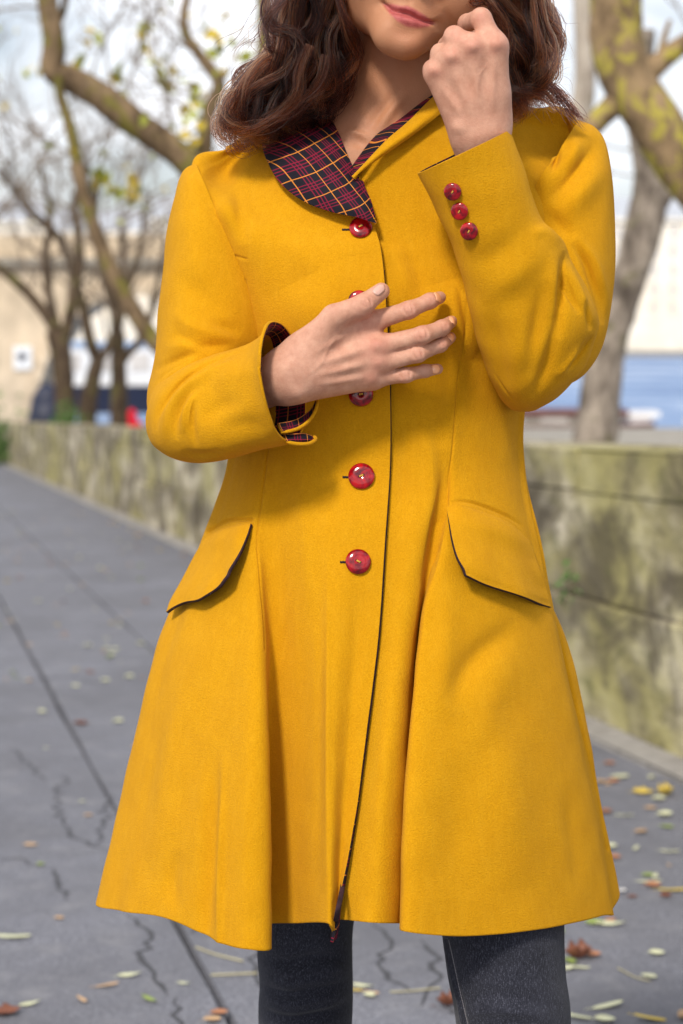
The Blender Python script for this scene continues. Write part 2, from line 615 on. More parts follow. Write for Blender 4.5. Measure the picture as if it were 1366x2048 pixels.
def m_wallstone():
    m = M('mossy_stone')
    co = m.coord('Object', (1.0, 0.40, 0.85))
    inf = m.n.new('ShaderNodeObjectInfo')
    n1 = m.noise(3.2, 7, 0.66, co, .4); n2 = m.noise(1.3, 5, 0.6, m.coord('Object', (1.2, 0.45, 0.9)), .5); n3 = m.noise(13, 5, 0.65, co); n4 = m.noise(4, 5, 0.62, m.coord('Object', (1.4, 0.55, 0.75)), .6)
    c = m.ramp(n1, [(0.32, (0.105, 0.085, 0.058)), (0.48, (0.245, 0.21, 0.145)), (0.62, (0.66, 0.59, 0.45))])
    c = m.mix(m.ramp(inf.outputs['Random'], [(0.0, 0.0), (1.0, 0.18)]), c, (0.17, 0.145, 0.10))
    c = m.mix(m.ramp(n2, [(0.46, 0.0), (0.60, 0.70)]), c, (0.38, 0.34, 0.12))
    c = m.mix(m.ramp(n4, [(0.49, 0.0), (0.62, 0.80)]), c, (0.085, 0.070, 0.048))
    c = m.mix(m.ramp(n3, [(0.58, 0.0), (0.72, 0.65)]), c, (0.11, 0.115, 0.04))
    m.set(Base_Color=c, Roughness=0.95, Specular_IOR_Level=0.15)
    m.bump(m.math('ADD', n1, m.math('MULTIPLY', n3, 0.5)), 0.8, 0.03)
    return m.mat

WOOL, PLAID, SKIN, BUTTON, DENIM, HAIR = m_wool(), m_plaid(), m_skin(), m_button(), m_denim(), m_hair()
PLAIDC = m_plaid('plaid_collar', rot=math.radians(66))
LINE = m_simple('dark_lining_edge', (0.026, 0.008, 0.013), 0.85, 0.7, 260)
THREAD = m_simple('yellow_thread', (0.62, 0.36, 0.05), 0.8, 0.1, 300)
DARK = m_simple('dark_hole', (0.02, 0.008, 0.008), 0.8)
NAIL = m_simple('peach_nail_polish', (0.86, 0.43, 0.24), 0.22, 0.04, 50, 0.5, Coat_Weight=0.5)
PALENAIL = m_simple('pale_nail', (0.62, 0.36, 0.28), 0.25, 0.05, 50, 0.5, Coat_Weight=0.4)

# ================================================================== THE WOMAN
FOOT_Z = float(Q(2.05, 0)[2])
person = empty('person', (0.05, 2.10, FOOT_Z))
tag(person, 'woman in a mustard yellow flared coat with red buttons, hand on her chest', 'person')

# ------------------------------------------------------------------ body: one continuous skin surface
mouth = P(817, 30, 1.968)
e_r = RIGHT * .94 - np.array([0, 0, 1.]) * .34
e_d = -RIGHT * .34 - np.array([0, 0, 1.]) * .94
e_b = np.array([0, 1., 0])
HAX = np.array([e_r, e_b, -e_d])

def H(r, d, b): return mouth + e_r * r + e_d * d + e_b * b

def chain(p, pts, radii, k=0.004):
    out = None
    for a, b, ra, rb in zip(pts[:-1], pts[1:], radii[:-1], radii[1:]):
        c = cone(p, a, b, ra, rb)
        out = c if out is None else smin(out, c, k)
    return out

def f_head(p):
    d = ellip(p, H(0, -.095, .095), (.077, .098, .108), HAX)
    d = smin(d, ellip(p, H(-.002, -.034, .050), (.053, .060, .056), HAX), .025)
    d = smin(d, ellip(p, H(0, -.002, .020), (.030, .024, .026), HAX), .016)
    ch = H(-.001, .0215, .009)
    d = smin(d, cone(p, ch + e_r * -.007, ch + e_r * .007, .0150, .0150), .018)
    for s in (-1, 1):
        j = P(744, 2, 2.03) if s < 0 else P(890, 30, 2.03)
        ck = P(742, -70, 2.0) if s < 0 else P(915, -20, 2.005)
        d = smin(d, cone(p, ch + e_r * s * .009 + e_b * .004, j, .0140, .020), .018)
        d = smin(d, cone(p, j, ck, .022, .032), .03)
        d = smin(d, cone(p, H(s * .017, -.031, -.004), H(s * .017, -.033, .004), .007, .008), .008)      # nostril wings
        d = smin(d, cone(p, H(s * .074, -.075, .085), H(s * .076, -.050, .083), .012, .009), .008)       # ears
        d = smin(d, cone(p, H(s * .012, -.094, .002), H(s * .048, -.092, .016), .009, .008), .016)       # brow
    d = smin(d, cone(p, H(0, -.034, -.018), H(0, -.085, .004), .0095, .008), .012)
    return d

def f_torso(p):
    d = cone(p, P(806, 40, 2.090), P(786, 235, 2.104), .052, .053)
    d = smin(d, cone(p, P(770, 200, 2.125), P(520, 375, 2.145), .036, .036), .05)
    d = smin(d, cone(p, P(835, 200, 2.125), P(1080, 375, 2.145), .036, .036), .05)
    d = smin(d, cone(p, P(690, 395, 2.122), P(860, 395, 2.122), .078, .078), .05)
    d = smin(d, cone(p, P(700, 430, 2.125), P(690, 900, 2.12), .078, .07), .04)
    d = smin(d, cone(p, P(840, 430, 2.125), P(845, 900, 2.12), .078, .07), .04)
    d = smin(d, cone(p, P(690, 900, 2.12), P(680, 1300, 2.12), .07, .08), .04)
    d = smin(d, cone(p, P(845, 900, 2.12), P(860, 1300, 2.12), .07, .08), .04)
    return d

A_MCP = [P(732, 647, 1.942), P(752, 694, 1.937), P(753, 727, 1.940), P(742, 757, 1.946)]
A_PIP = [P(818, 620, 1.938), P(846, 670, 1.930), P(836, 708, 1.934), P(812, 750, 1.944)]
A_DIP = [P(860, 602, 1.950), P(884, 656, 1.946), P(880, 690, 1.950), P(850, 742, 1.953)]
A_TIP = [P(880, 595, 1.962), P(903, 643, 1.966), P(901, 675, 1.968), P(876, 738, 1.963)]
def f_hand_a(p):
    w = [P(572, 732, 1.932), P(572, 745, 1.925), P(574, 757, 1.925), P(578, 770, 1.930)]
    palm = cone(p, P(440, 800, 1.985), P(570, 752, 1.930), .026, .0235)
    for q, m, r in zip(w, A_MCP, (.0125, .0128, .012, .0112)):
        palm = smin(palm, cone(p, q, m, .0185, r), .012)
    palm = smin(palm, cone(p, P(610, 700, 1.935), P(705, 650, 1.942), .015, .010), .014)
    th = chain(p, [P(606, 705, 1.928), P(668, 634, 1.918), P(728, 608, 1.920), P(763, 582, 1.930)], [.0165, .0118, .0098, .0082])
    d = smin(palm, th, .014)
    for i, (r1, r2, r3, r4) in enumerate([(.0102, .0083, .0073, .0062), (.0102, .0084, .0073, .0060), (.0097, .0078, .0068, .0058), (.0089, .0070, .0062, .0054)]):
        f = chain(p, [A_MCP[i], A_PIP[i], A_DIP[i], A_TIP[i]], [r1, r2, r3, r4])
        d = np.minimum(d, smin(palm, f, .009))
    return d

B_MCP = [P(990, 93, 1.900), P(944, 96, 1.896), P(903, 117, 1.902), P(872, 146, 1.912)]
B_PIP = [P(962, 37, 1.905), P(908, 72, 1.903), P(880, 106, 1.912), P(864, 138, 1.922)]
B_DIP = [P(934, 46, 1.940), P(893, 92, 1.938), P(880, 125, 1.942), P(876, 160, 1.945)]
B_TIP = [P(922, 74, 1.960), P(905, 112, 1.955), P(895, 142, 1.955), P(890, 172, 1.955)]
def f_hand_b(p):
    w = [P(988, 258, 1.922), P(970, 258, 1.917), P(951, 264, 1.917), P(935, 270, 1.922)]
    palm = cone(p, P(968, 420, 1.945), P(962, 288, 1.925), .027, .0240)
    for q, m, r in zip(w, B_MCP, (.0125, .0128, .0122, .0115)):
        palm = smin(palm, cone(p, q, m, .0155, r), .014)
    palm = smin(palm, cone(p, P(940, 200, 1.915), P(985, 190, 1.915), .013, .013), .014)
    th = chain(p, [P(985, 235, 1.925), P(985, 160, 1.945), P(965, 95, 1.960), P(940, 60, 1.968)], [.016, .012, .010, .008])
    d = smin(palm, th, .012)
    for i, (r1, r2, r3, r4) in enumerate([(.0105, .0096, .0082, .007), (.0108, .0092, .008, .007), (.0102, .0084, .0076, .0065), (.0095, .0078, .007, .006)]):
        f = chain(p, [B_MCP[i], B_PIP[i], B_DIP[i], B_TIP[i]], [r1, r2, r3, r4])
        d = np.minimum(d, smin(palm, f, .008))
    return d

def f_arm_a(p):
    return chain(p, [P(470, 430, 2.135), P(400, 790, 2.06), P(440, 800, 1.985)], [.034, .030, .026], .02)
def f_arm_b(p):
    return chain(p, [P(1120, 430, 2.14), P(1110, 690, 2.06), P(968, 420, 1.945)], [.034, .030, .028], .02)

GROUPS = [(f_torso, P(775, 600, 2.11), 0.62), (f_head, H(0, -.06, .07), 0.20), (f_arm_a, P(420, 600, 2.06), 0.26),
          (f_arm_b, P(1070, 550, 2.05), 0.26), (f_hand_a, P(700, 700, 1.94), 0.19), (f_hand_b, P(940, 180, 1.93), 0.18)]
KS = [0, .012, .05, .05, .010, .010]
def f_body(p):
    cen = (p.max(0) + p.min(0)) / 2
    ext = np.linalg.norm(p.max(0) - p.min(0)) / 2
    out = np.full(len(p), 0.5)
    for (fn, c, R), k in zip(GROUPS, KS):
        if np.linalg.norm(cen - c) - R - ext > 0.0: continue
        d = fn(p)
        out = np.minimum(out, d) if k == 0 else smin(out, d, k)
    return out

bV, bF = surface_nets(f_body, (-.215, 1.865, P(700, 1330, 2.1)[2]), (.30, 2.27, P(700, -420, 2.1)[2]), 0.0016)
bV = relax(bV, bF, 3)

def dot(x, y): return [(x - 1, y), (x + 1, y)]
face_strokes = [
    ([(764, 6), (786, 21), (815, 27), (842, 40), (870, 47)], 4.2, -.0046, 'gf'),
    ([(780, 11), (802, 15), (815, 18), (830, 24), (852, 37)], 7, .0026),
    ([(778, 26), (798, 38), (818, 44), (840, 49), (857, 50)], 9, .0048),
    ([(775, 54), (803, 68), (842, 70)], 14, -.0024),
    ([(872, 34), (879, 50), (876, 66)], 10, -.0022),
    ([(762, -6), (758, 10), (762, 24)], 9, -.0014),
    ([(822, -20), (820, 2)], 6, -.0016, 'gf'),
    ([(885, 15), (898, 45), (893, 75)], 9, -.0015),
    ([(820, 175), (780, 225), (750, 275)], 11, .0042),
    ([(800, 180), (757, 230), (727, 272)], 9, -.0020),
    ([(745, 282), (715, 268), (690, 258)], 8, .0030),
    ([(724, 268), (720, 282), (716, 300)], 14, -.0030),
    ([(757, 286), (790, 272)], 9, .003),
]
hand_strokes = []
def knuckle(x, y, w, a): hand_strokes.append((dot(x, y), w, a, 'gf'))
for x, y in ((733, 640), (752, 690), (756, 724), (744, 757)): knuckle(x, y, 13, .0026)
for a, b in (((722, 650), (620, 712)), ((742, 693), (625, 733)), ((744, 725), (628, 752)), ((735, 754), (630, 770))):
    hand_strokes.append(([a, b], 6, .0013))
for a, b in (((728, 668), (650, 712)), ((738, 709), (655, 740)), ((734, 742), (660, 760))):
    hand_strokes.append(([a, b], 7, -.0012))
hand_strokes.append(([(760, 668), (790, 655)], 7, -.0018))
hand_strokes.append(([(690, 648), (660, 690), (640, 730), (600, 760)], 3, .0007))
knuckle(598, 788, 15, .003); knuckle(575, 735, 14, .0014)
def wrinkles(x, y, ang, hw, n=3, gap=6.2, amp=-.0021):
    c, s = math.cos(ang), math.sin(ang)
    for i in range(n):
        o = (i - (n - 1) / 2) * gap
        cx, cy = x + c * o, y + s * o
        bow = (i - (n - 1) / 2) * 2.0
        hand_strokes.append(([(cx - s * -hw, cy + c * -hw), (cx + c * bow, cy + s * bow), (cx + s * -hw, cy - c * -hw)], 2.7, amp))
    knuckle(x, y, 12, .0020)
for x, y, a, hw in ((817, 620, -.35, 11), (845, 669, -.2, 12), (835, 708, -.25, 10), (811, 750, -.13, 9), (733, 606, -.35, 10)):
    wrinkles(x, y, a, hw)
for x, y, a, hw in ((859, 602, -.4, 8), (888, 653, -.25, 8), (883, 688, -.3, 7)):
    wrinkles(x, y, a, hw, 2, 5, -.0010)
for x, y in ((993, 88), (945, 92), (903, 112), (869, 140)): knuckle(x, y, 12, .0030)
for a, b in (((988, 105), (985, 230)), ((944, 110), (962, 235)), ((906, 130), (945, 240)), ((876, 160), (930, 245))):
    hand_strokes.append(([a, b], 7, .0013))
for a, b in (((968, 110), (972, 190)), ((924, 122), (945, 200)), ((890, 150), (922, 215))):
    hand_strokes.append(([a, b], 9, -.0016))
hand_strokes.append(([(985, 120), (960, 150), (952, 190), (950, 225)], 3, .0007))
hand_strokes += [([(970, 75), (985, 60)], 6, -.0012), ([(925, 78), (935, 70)], 6, -.0012)]
knuckle(918, 255, 15, .0025)
bN = vnormals(bV, bF)
bV = sculpt(bV, bN, face_strokes, -0.1)
bN = vnormals(bV, bF)
bV = sculpt(bV, bN, hand_strokes, -0.1, ylim=1.975)

def inpoly(p, poly):
    poly = np.asarray(poly, float); c = np.zeros(len(p), bool)
    j = len(poly) - 1
    for i in range(len(poly)):
        xi, yi = poly[i]; xj, yj = poly[j]
        if yi != yj:
            m = ((yi > p[:, 1]) != (yj > p[:, 1])) & (p[:, 0] < (xj - xi) * (p[:, 1] - yi) / (yj - yi) + xi)
            c ^= m
        j = i
    return c
def polymask(p, poly, soft):
    pl = list(poly) + [poly[0]]
    d, _, _ = polydist(p, pl)
    sd = np.where(inpoly(p, poly), d, -d)
    return np.clip(0.5 + sd / soft, 0, 1)

body = mesh('body', bV, bF, [SKIN])
adopt(body, person)
bp = project(bV)
lip = np.zeros(len(bV)); m = (np.abs(bp[:, 0] - 817) < 90) & (np.abs(bp[:, 1] - 30) < 60) & (bV[:, 1] < 2.0)
lip[m] = polymask(bp[m], [(765, 7), (785, 8), (803, 12), (814, 11), (828, 17), (850, 31), (870, 46), (855, 54), (834, 56), (813, 53), (794, 42), (779, 27)], 5)
hd = ellip(bV, H(0, -.04, .06), (.11, .13, .15), HAX)
nk = bp[:, 1] < 360
facea = np.clip(-hd / .02 + .5, 0, 1)
inhand = (bV[:, 1] < 1.945) & ~((np.abs(bp[:, 0] - 800) < 115) & (bp[:, 1] < 125) & (bV[:, 1] > 1.93) & (bp[:, 0] < 850))
hb = f_hand_b(bV) < .006
ha = f_hand_a(bV) < .006
facea = np.where(hb | ha, 0.0, np.maximum(facea, np.where(nk, 0.8, 0)))
blush = np.zeros(len(bV))
for x, y, r, a in [(735, 640, 30, .42), (752, 692, 30, .55), (756, 726, 24, .42), (744, 758, 22, .42), (817, 620, 16, .42), (845, 669, 17, .45), (835, 708, 15, .42), (811, 750, 14, .4), (735, 606, 16, .3),
                   (995, 86, 26, .45), (946, 92, 26, .45), (904, 113, 20, .4), (870, 142, 18, .4), (963, 36, 20, .45), (910, 68, 18, .45), (766, 575, 12, .25), (862, 602, 14, .3), (890, 652, 12, .35), (885, 688, 12, .35), (815, 72, 40, .12)]:
    blush = np.maximum(blush, a * np.exp(-((bp[:, 0] - x) ** 2 + (bp[:, 1] - y) ** 2) / r ** 2) * (bV[:, 1] < 1.99))
for nm, arr in (('lip', lip), ('face', facea), ('blush', blush)):
    body.data.attributes.new(nm, 'FLOAT', 'POINT').data.foreach_set('value', arr.astype(np.float32))
bbvh = BVHTree.FromPolygons(bV.tolist(), bF.tolist())

def hit(bvh, px, py):
    d = ray(px, py)
    return bvh.ray_cast(Vector(CAM), Vector(d))

# nails
def nail(px, py, length, width, ang, mat, lift=.0004):
    loc, nor, _, _ = hit(bbvh, px, py)
    if loc is None: return
    n = np.array(nor)
    d = math.cos(ang) * RIGHT - math.sin(ang) * np.array([0, 0, 1.])
    d = d - n * (d @ n); d /= np.linalg.norm(d)
    s = np.cross(n, d)
    nr, nc = 9, 9
    V = np.zeros((nr, nc, 3))
    for i in range(nr):
        for j in range(nc):
            a = -1 + 2 * i / (nr - 1); b = -1 + 2 * j / (nc - 1)
            w = width / 2 * (1 - 0.28 * max(0, -a) ** 3) * (1 - .35 * max(0, a) ** 4)
            l = a * (1 - .12 * b * b)
            V[i, j] = np.array(loc) + d * l * length / 2 + s * b * w + n * (lift + .0016 * (1 - b * b) - .0011 - .0007 * a * a)
    N = grid_normals(V)
    fl = (N[4, 4] @ n) < 0
    o = cloth('fingernail', V, [mat, mat], None, .0007, flip=fl)
    adopt(o, person); o.parent = body; o.matrix_parent_inverse = (person.matrix_basis @ body.matrix_parent_inverse @ body.matrix_basis).inverted()
    return o
nail(876, 594, .0115, .0105, -.32, NAIL, .0010)
nail(905, 641, .0105, .0085, -.9, NAIL, .0010)
nail(902, 674, .0105, .0085, -.8, NAIL, .0010)
nail(872, 738, .0108, .0092, -.15, NAIL, .0010)
nail(758, 579, .0150, .0092, -.85, PALENAIL, .0010)

EYE = m_simple('eye_white', (0.8, 0.78, 0.75), 0.1)
IRIS = m_simple('iris', (0.09, 0.045, 0.02), 0.1)
for s in (-1, 1):
    c = H(s * .031, -.073, .014)
    u = np.linspace(0, np.pi, 13); w = np.linspace(0, 2 * np.pi, 20, endpoint=False)
    V = c + .0125 * (np.cos(u)[:, None, None] * -e_b + np.sin(u)[:, None, None] * (np.cos(w)[None, :, None] * e_r + np.sin(w)[None, :, None] * e_d))
    idx = np.arange(13 * 20).reshape(13, 20); nx = np.roll(idx, -1, 1)
    q = np.stack([idx[:-1], nx[:-1], nx[1:], idx[1:]], -1).reshape(-1, 4)
    o = mesh('eye', V.reshape(-1, 3), q, [EYE, IRIS], None, True, (np.arange(len(q)) // 20 < 3).astype(int))
    adopt(o, person)

# ------------------------------------------------------------------ coat: body
ROWS = {}
def prof(px, xl, xr, D, Yc=2.105, pw=2.2):
    t = np.clip((px - (xl + xr) / 2) / ((xr - xl) / 2), -1, 1)
    return Yc - D * np.power(np.maximum(1 - np.abs(t) ** pw, 0), 1 / pw)

rows_xy = [
 # r0 neck
 ([742,715,680,640,600,570,550,537,530,530,540], [436,428,418,400,375,350,325,300,280,262,245], [(572,262,2.15),(735,252,2.19),(895,228,2.15)],
  [925,898,870,838,806,786,766,744,724,708], [205,218,236,255,275,289,303,322,341,362], .098, None),
 # r1 shoulder ring
 ([752,715,670,620,570,530,500,475,457,450,460], [462,470,468,455,435,415,395,370,343,317,293], [(505,306,2.17),(745,310,2.22),(1020,256,2.17)],
  [1062,1072,1056,1022,975,950,920,870,810,750], [214,252,296,340,375,395,415,440,465,476], .112, [0,0,0,0,0,0,2,4,4,2,0, 0,6,10,10,8,4,0,0,0,0]),
 # r2
 ([763,715,655,600,550,510,475,445,414,396,385], [505,510,510,505,495,480,460,435,403,368,335], [(462,356,2.19),(750,370,2.25),(1092,296,2.19)],
  [1142,1158,1160,1132,1076,1032,990,920,830,745], [246,290,340,392,430,460,480,500,515,520], .122, [0,0,0,0,0,2,4,4,2,0,0, 0,10,16,18,12,6,2,0,0,0]),
 # r3 bust
 ([772,715,655,600,555,525,500,480,462,450,445], [600,605,608,610,610,610,605,598,590,580,570], [(540,560,2.23),(750,540,2.25),(980,550,2.23)],
  [1110,1100,1085,1060,1030,1005,975,910,830,735], [560,570,580,590,595,600,605,610,610,610], .132, None),
 # r4
 ([780,718,660,610,560,538,520,505,492,482,474], [780]*11, [(560,770,2.21),(760,760,2.22),(960,770,2.21)],
  [1050,1043,1020,980,945,925,900,850,800,730], [790,788,785,782,780,780,780,780,780,780], .118, None),
 # r5 waist
 ([780,720,660,605,550,528,512,497,483,470,460], [930]*11, [(560,920,2.20),(760,910,2.21),(950,920,2.20)],
  [1046,1040,1012,962,920,900,880,840,800,725], [935,932,930,930,930,930,930,930,930,930], .114, [0]*11+[0]*10),
 # r6 hip
 ([770,718,657,600,540,514,495,470,445,422,406], [1085]*11, [(520,1060,2.23),(750,1050,2.25),(960,1060,2.23)],
  [1077,1064,1022,950,885,868,850,820,780,715], [1080,1082,1085,1085,1085,1085,1085,1085,1085,1085], .138,
  [2,1,3,-6,-8,0,4,3,0,0,0,  0,2,4,3,-10,-1,2,0,-8]),
 # r7
 ([757,712,656,600,545,529,505,465,405,352,326], [1270]*11, [(470,1230,2.26),(740,1210,2.28),(1080,1235,2.17)],
  [1117,1100,1042,945,846,838,828,800,755,700], [1265,1268,1270,1270,1270,1270,1270,1270,1270,1270], .158,
  [3,1,7,-14,-22,3,12,8,0,0,0,  0,4,9,10,-24,-3,6,0,-10]),
 # r8
 ([735,700,656,598,536,536,505,455,375,308,279], [1450]*11, [(420,1390,2.28),(730,1365,2.31),(1128,1410,2.17)],
  [1156,1136,1056,940,827,830,815,785,735,685], [1440,1445,1450,1450,1450,1450,1450,1450,1450,1450], .176,
  [4,0,10,-22,-36,6,20,12,0,0,0,  0,6,14,16,-36,-4,9,0,-12]),
 # r9
 ([708,684,656,595,528,541,500,447,350,264,232], [1650]*11, [(360,1560,2.31),(720,1530,2.34),(1152,1588,2.19)],
  [1195,1172,1070,932,811,818,804,765,708,655], [1640,1645,1650,1650,1650,1650,1650,1650,1650,1650], .190,
  [5,0,13,-30,-48,8,26,16,0,0,0,  0,8,18,22,-46,-5,12,0,-14]),
 # r10 hem
 ([661,671,655,598,522,543,498,440,330,240,195], [1885,1868,1847,1846,1852,1897,1899,1886,1836,1822,1796], [(330,1690,2.33),(710,1645,2.37),(1186,1748,2.19)],
  [1225,1206,1085,930,803,812,795,748,692,630], [1823,1832,1858,1873,1862,1846,1847,1846,1840,1836], .200,
  [6,0,15,-36,-56,10,30,20,0,0,0,  0,8,20,26,-54,-6,14,0,-16]),
]
ctrl = []
for (lx, ly, back, rx, ry, D, off) in rows_xy:
    xl, xr = lx[10], rx[0]
    pts = []
    off = off if off is not None else [0] * 21
    if len(off) == 20: off = off[:11] + [0] + off[11:]
    for i, (x, y) in enumerate(zip(lx, ly)):
        Yv = prof(x, xl, xr, D) - off[i] * .001
        pts.append(P(x, y, Yv))
    for b in back: pts.append(P(*b))
    for i, (x, y) in enumerate(zip(rx, ry)):
        Yv = prof(x, xl, xr, D) - off[11 + i] * .001
        if i == 9: Yv += .010
        if i == 8: Yv += .006
        if i == 7: Yv += .002
        pts.append(P(x, y, Yv))
    ctrl.append(pts)
ctrl = np.array(ctrl)
NR, NC = 620, 640
g = catmull(ctrl, NR)                                   # along the rows
g = np.swapaxes(catmull(np.swapaxes(g, 0, 1), NC), 0, 1)
cN = grid_normals(g)
flipc = (cN[NR // 2, 60] @ np.array([0, -1., 0])) < 0
if flipc: cN = -cN
fl = g.reshape(-1, 3)
g = g + (cN.reshape(-1, 3) * (smoothn(fl, 3, 26)[:, None] * .0011 + smoothn(fl, 5, 60)[:, None] * .0005)).reshape(g.shape)
SEAM = -.0013
coat_strokes = [
    ([(414, 1064), (440, 1048), (462, 1040), (502, 1039)], 3, -.0032, 'gf'), ([(888, 1006), (925, 1003), (968, 1013), (1018, 1035), (1050, 1058)], 3, -.0032),
    # seams
    ([(490, 560), (520, 720), (536, 860), (526, 970), (514, 1075), (520, 1150), (529, 1250), (531, 1300)], 1.9, SEAM, 'gf'),
    ([(930, 600), (915, 800), (895, 980), (872, 1060), (862, 1130)], 1.9, SEAM, 'gf'),
    ([(450, 505), (470, 512), (492, 518)], 1.9, SEAM, 'gf'),
    ([(1052, 900), (1062, 1000), (1082, 1090), (1110, 1230), (1150, 1400), (1190, 1560), (1216, 1700)], 2.2, -.0035, 'gf'),
    # bust, stomach and pull folds
    ([(600, 560), (640, 640), (650, 720)], 60, .010),
    ([(900, 560), (920, 640), (915, 720)], 55, .010),
    ([(870, 600), (900, 760), (880, 900)], 20, -.004),
    ([(915, 570), (925, 640), (930, 690)], 7, -.004),
    ([(840, 830), (862, 930), (868, 1040)], 16, .004),
    ([(885, 900), (886, 990), (872, 1090), (850, 1180)], 15, -.007),
    ([(420, 430), (460, 420), (500, 440)], 26, .004),
    ([(470, 380), (480, 430), (488, 490)], 14, -.005),
    ([(430, 350), (500, 330), (560, 320)], 28, .004),
    ([(655, 1080), (656, 1250), (655, 1500), (655, 1840)], 5, .0020),
    ([(640, 1080), (640, 1300), (638, 1500), (636, 1840)], 9, -.0022),
    ([(560, 930), (555, 1050), (560, 1200), (570, 1400)], 22, -.004),
    ([(600, 900), (612, 1080), (618, 1300)], 18, .003),
    ([(690, 960), (700, 1100), (690, 1300), (680, 1500)], 26, .0018),
    # right skirt panel: diagonal dent under the pocket
    ([(1050, 1230), (1010, 1270), (960, 1310), (930, 1350), (900, 1420)], 24, -.0065),
    ([(1040, 1290), (1010, 1340), (980, 1400), (960, 1500)], 34, .0045),
    ([(900, 1150), (890, 1300), (880, 1450)], 25, .004),
    ([(1000, 1420), (1020, 1600), (1040, 1780)], 45, .006),
    ([(925, 1500), (915, 1650), (910, 1800)], 40, -.004),
    ([(1130, 1560), (1150, 1700), (1165, 1790)], 16, -.003),
    # left skirt panel
    ([(420, 1230), (380, 1380), (340, 1560), (310, 1760)], 34, .006),
    ([(446, 1500), (440, 1700), (437, 1990)], 7, .0045),
    ([(430, 1480), (418, 1700), (405, 1960)], 15, -.008),
    ([(330, 1380), (300, 1560), (262, 1760)], 20, -.003),
    ([(360, 1700), (345, 1760), (352, 1830)], 14, -.004),
    # gentle drape across the yoke
    ([(560, 480), (620, 520), (700, 560)], 30, .0025), ([(600, 700), (640, 760), (700, 800)], 22, -.0022),
    ([(770, 470), (800, 540), (806, 620)], 20, .003), ([(810, 480), (840, 560), (850, 640)], 16, -.003),
    ([(560, 880), (620, 905), (690, 900)], 16, -.0025), ([(800, 860), (806, 960), (802, 1080)], 12, -.0025),
    ([(740, 1200), (720, 1400), (700, 1600)], 16, .002), ([(780, 1300), (770, 1500), (750, 1750)], 18, .003),
]
g = sculpt(g, cN, coat_strokes)
cN = grid_normals(g) * (-1 if flipc else 1)
coat = cloth('coat', g, [WOOL, PLAID], person, .0032, flip=flipc, rim=(0, 0, 1, 1), N=cN, lined=.25)
tri = np.arange(NR * NC).reshape(NR, NC)[::2, ::2]
cq = np.stack([tri[:-1, :-1], tri[:-1, 1:], tri[1:, 1:], tri[1:, :-1]], -1).reshape(-1, 4)
cbvh = BVHTree.FromPolygons(g.reshape(-1, 3).tolist(), cq.tolist())

def on_coat(o):
    o.parent = coat
    o.matrix_parent_inverse = (person.matrix_basis @ coat.matrix_parent_inverse).inverted()
    return o
def surfY(px, py, bvh=None):
    bvh = bvh or cbvh
    for k in range(60):
        s = 4 * k * (1 if px < 760 else -1)
        loc, nor, _, _ = hit(bvh, px + s, py)
        if loc is not None:
            return loc[1] + k * .0022
    return 2.1

# ------------------------------------------------------------------ sleeves
def sleeve(rings, nr, nc, strokes, seed, power=2.2, thick=.0030, lined=.2):
    V = ring_loft(rings, nr, nc, power)
    N = grid_normals(V, True)
    fl = orient(V, N)
    if fl: N = -N
    f3 = V.reshape(-1, 3)
    V = V + (N.reshape(-1, 3) * (smoothn(f3, seed, 40)[:, None] * .0012)).reshape(V.shape)
    V = sculpt(V, N, strokes[0])
    N = grid_normals(V, True) * (-1 if fl else 1)
    V = sculpt(V, N, strokes[1])
    o = cloth('sleeve', V, [WOOL, PLAID], None, thick, True, fl, rim=(0, 0, 0, 0), lined=lined)
    bv = BVHTree.FromPolygons(V.reshape(-1, 3).tolist(), np.stack([a.ravel() for a in (
        np.arange(nr * nc).reshape(nr, nc)[:-1], np.roll(np.arange(nr * nc).reshape(nr, nc), -1, 1)[:-1],
        np.roll(np.arange(nr * nc).reshape(nr, nc), -1, 1)[1:], np.arange(nr * nc).reshape(nr, nc)[1:])], -1).tolist())
    return on_coat(o), bv, V

upperA = [
 (392, 326, 575, 760, 2.100, .076), (366, 345, 566, 752, 2.098, .080), (346, 400, 556, 742, 2.093, .080), (328, 500, 536, 735, 2.087, .081),
 (319, 600, 512, 735, 2.080, .080), (314, 670, 498, 738, 2.074, .078), (304, 735, 488, 760, 2.068, .076), (294, 790, 470, 800, 2.062, .072), (300, 830, 440, 850, 2.060, .060), (340, 850, 420, 862, 2.060, .03)]
strUA = ([
    ([(360, 540), (400, 590), (450, 640)], 22, -.0030), ([(340, 620), (390, 655), (470, 680)], 14, .0035),
    ([(345, 665), (400, 690), (470, 690)], 10, -.0035), ([(380, 420), (390, 500), (400, 580)], 24, .0025), ([(325, 700), (370, 690), (420, 690)], 12, .003),
    ([(312, 745), (345, 722), (400, 704)], 8, -.004), ([(420, 640), (452, 655), (484, 668)], 12, -.003),
], [([(308, 770), (340, 740), (390, 716)], 4, -.0015)])
foreA = [
 (296, 818, 301, 806, 2.050, .010), (293, 838, 306, 786, 2.040, .034), (296, 866, 322, 764, 2.026, .046), (309, 893, 350, 744, 2.012, .053), (335, 912, 386, 725, 1.998, .056), (372, 923, 424, 709, 1.985, .056),
 (415, 926, 463, 698, 1.972, .054, 5, 0), (470, 914, 500, 684, 1.958, .052, 12, 0), (528, 899, 530, 664, 1.944, .050, 26, 2), (566, 889, 546, 650, 1.934, .050, 38, 4), (580, 885, 550, 641, 1.930, .050, 44, 6)]
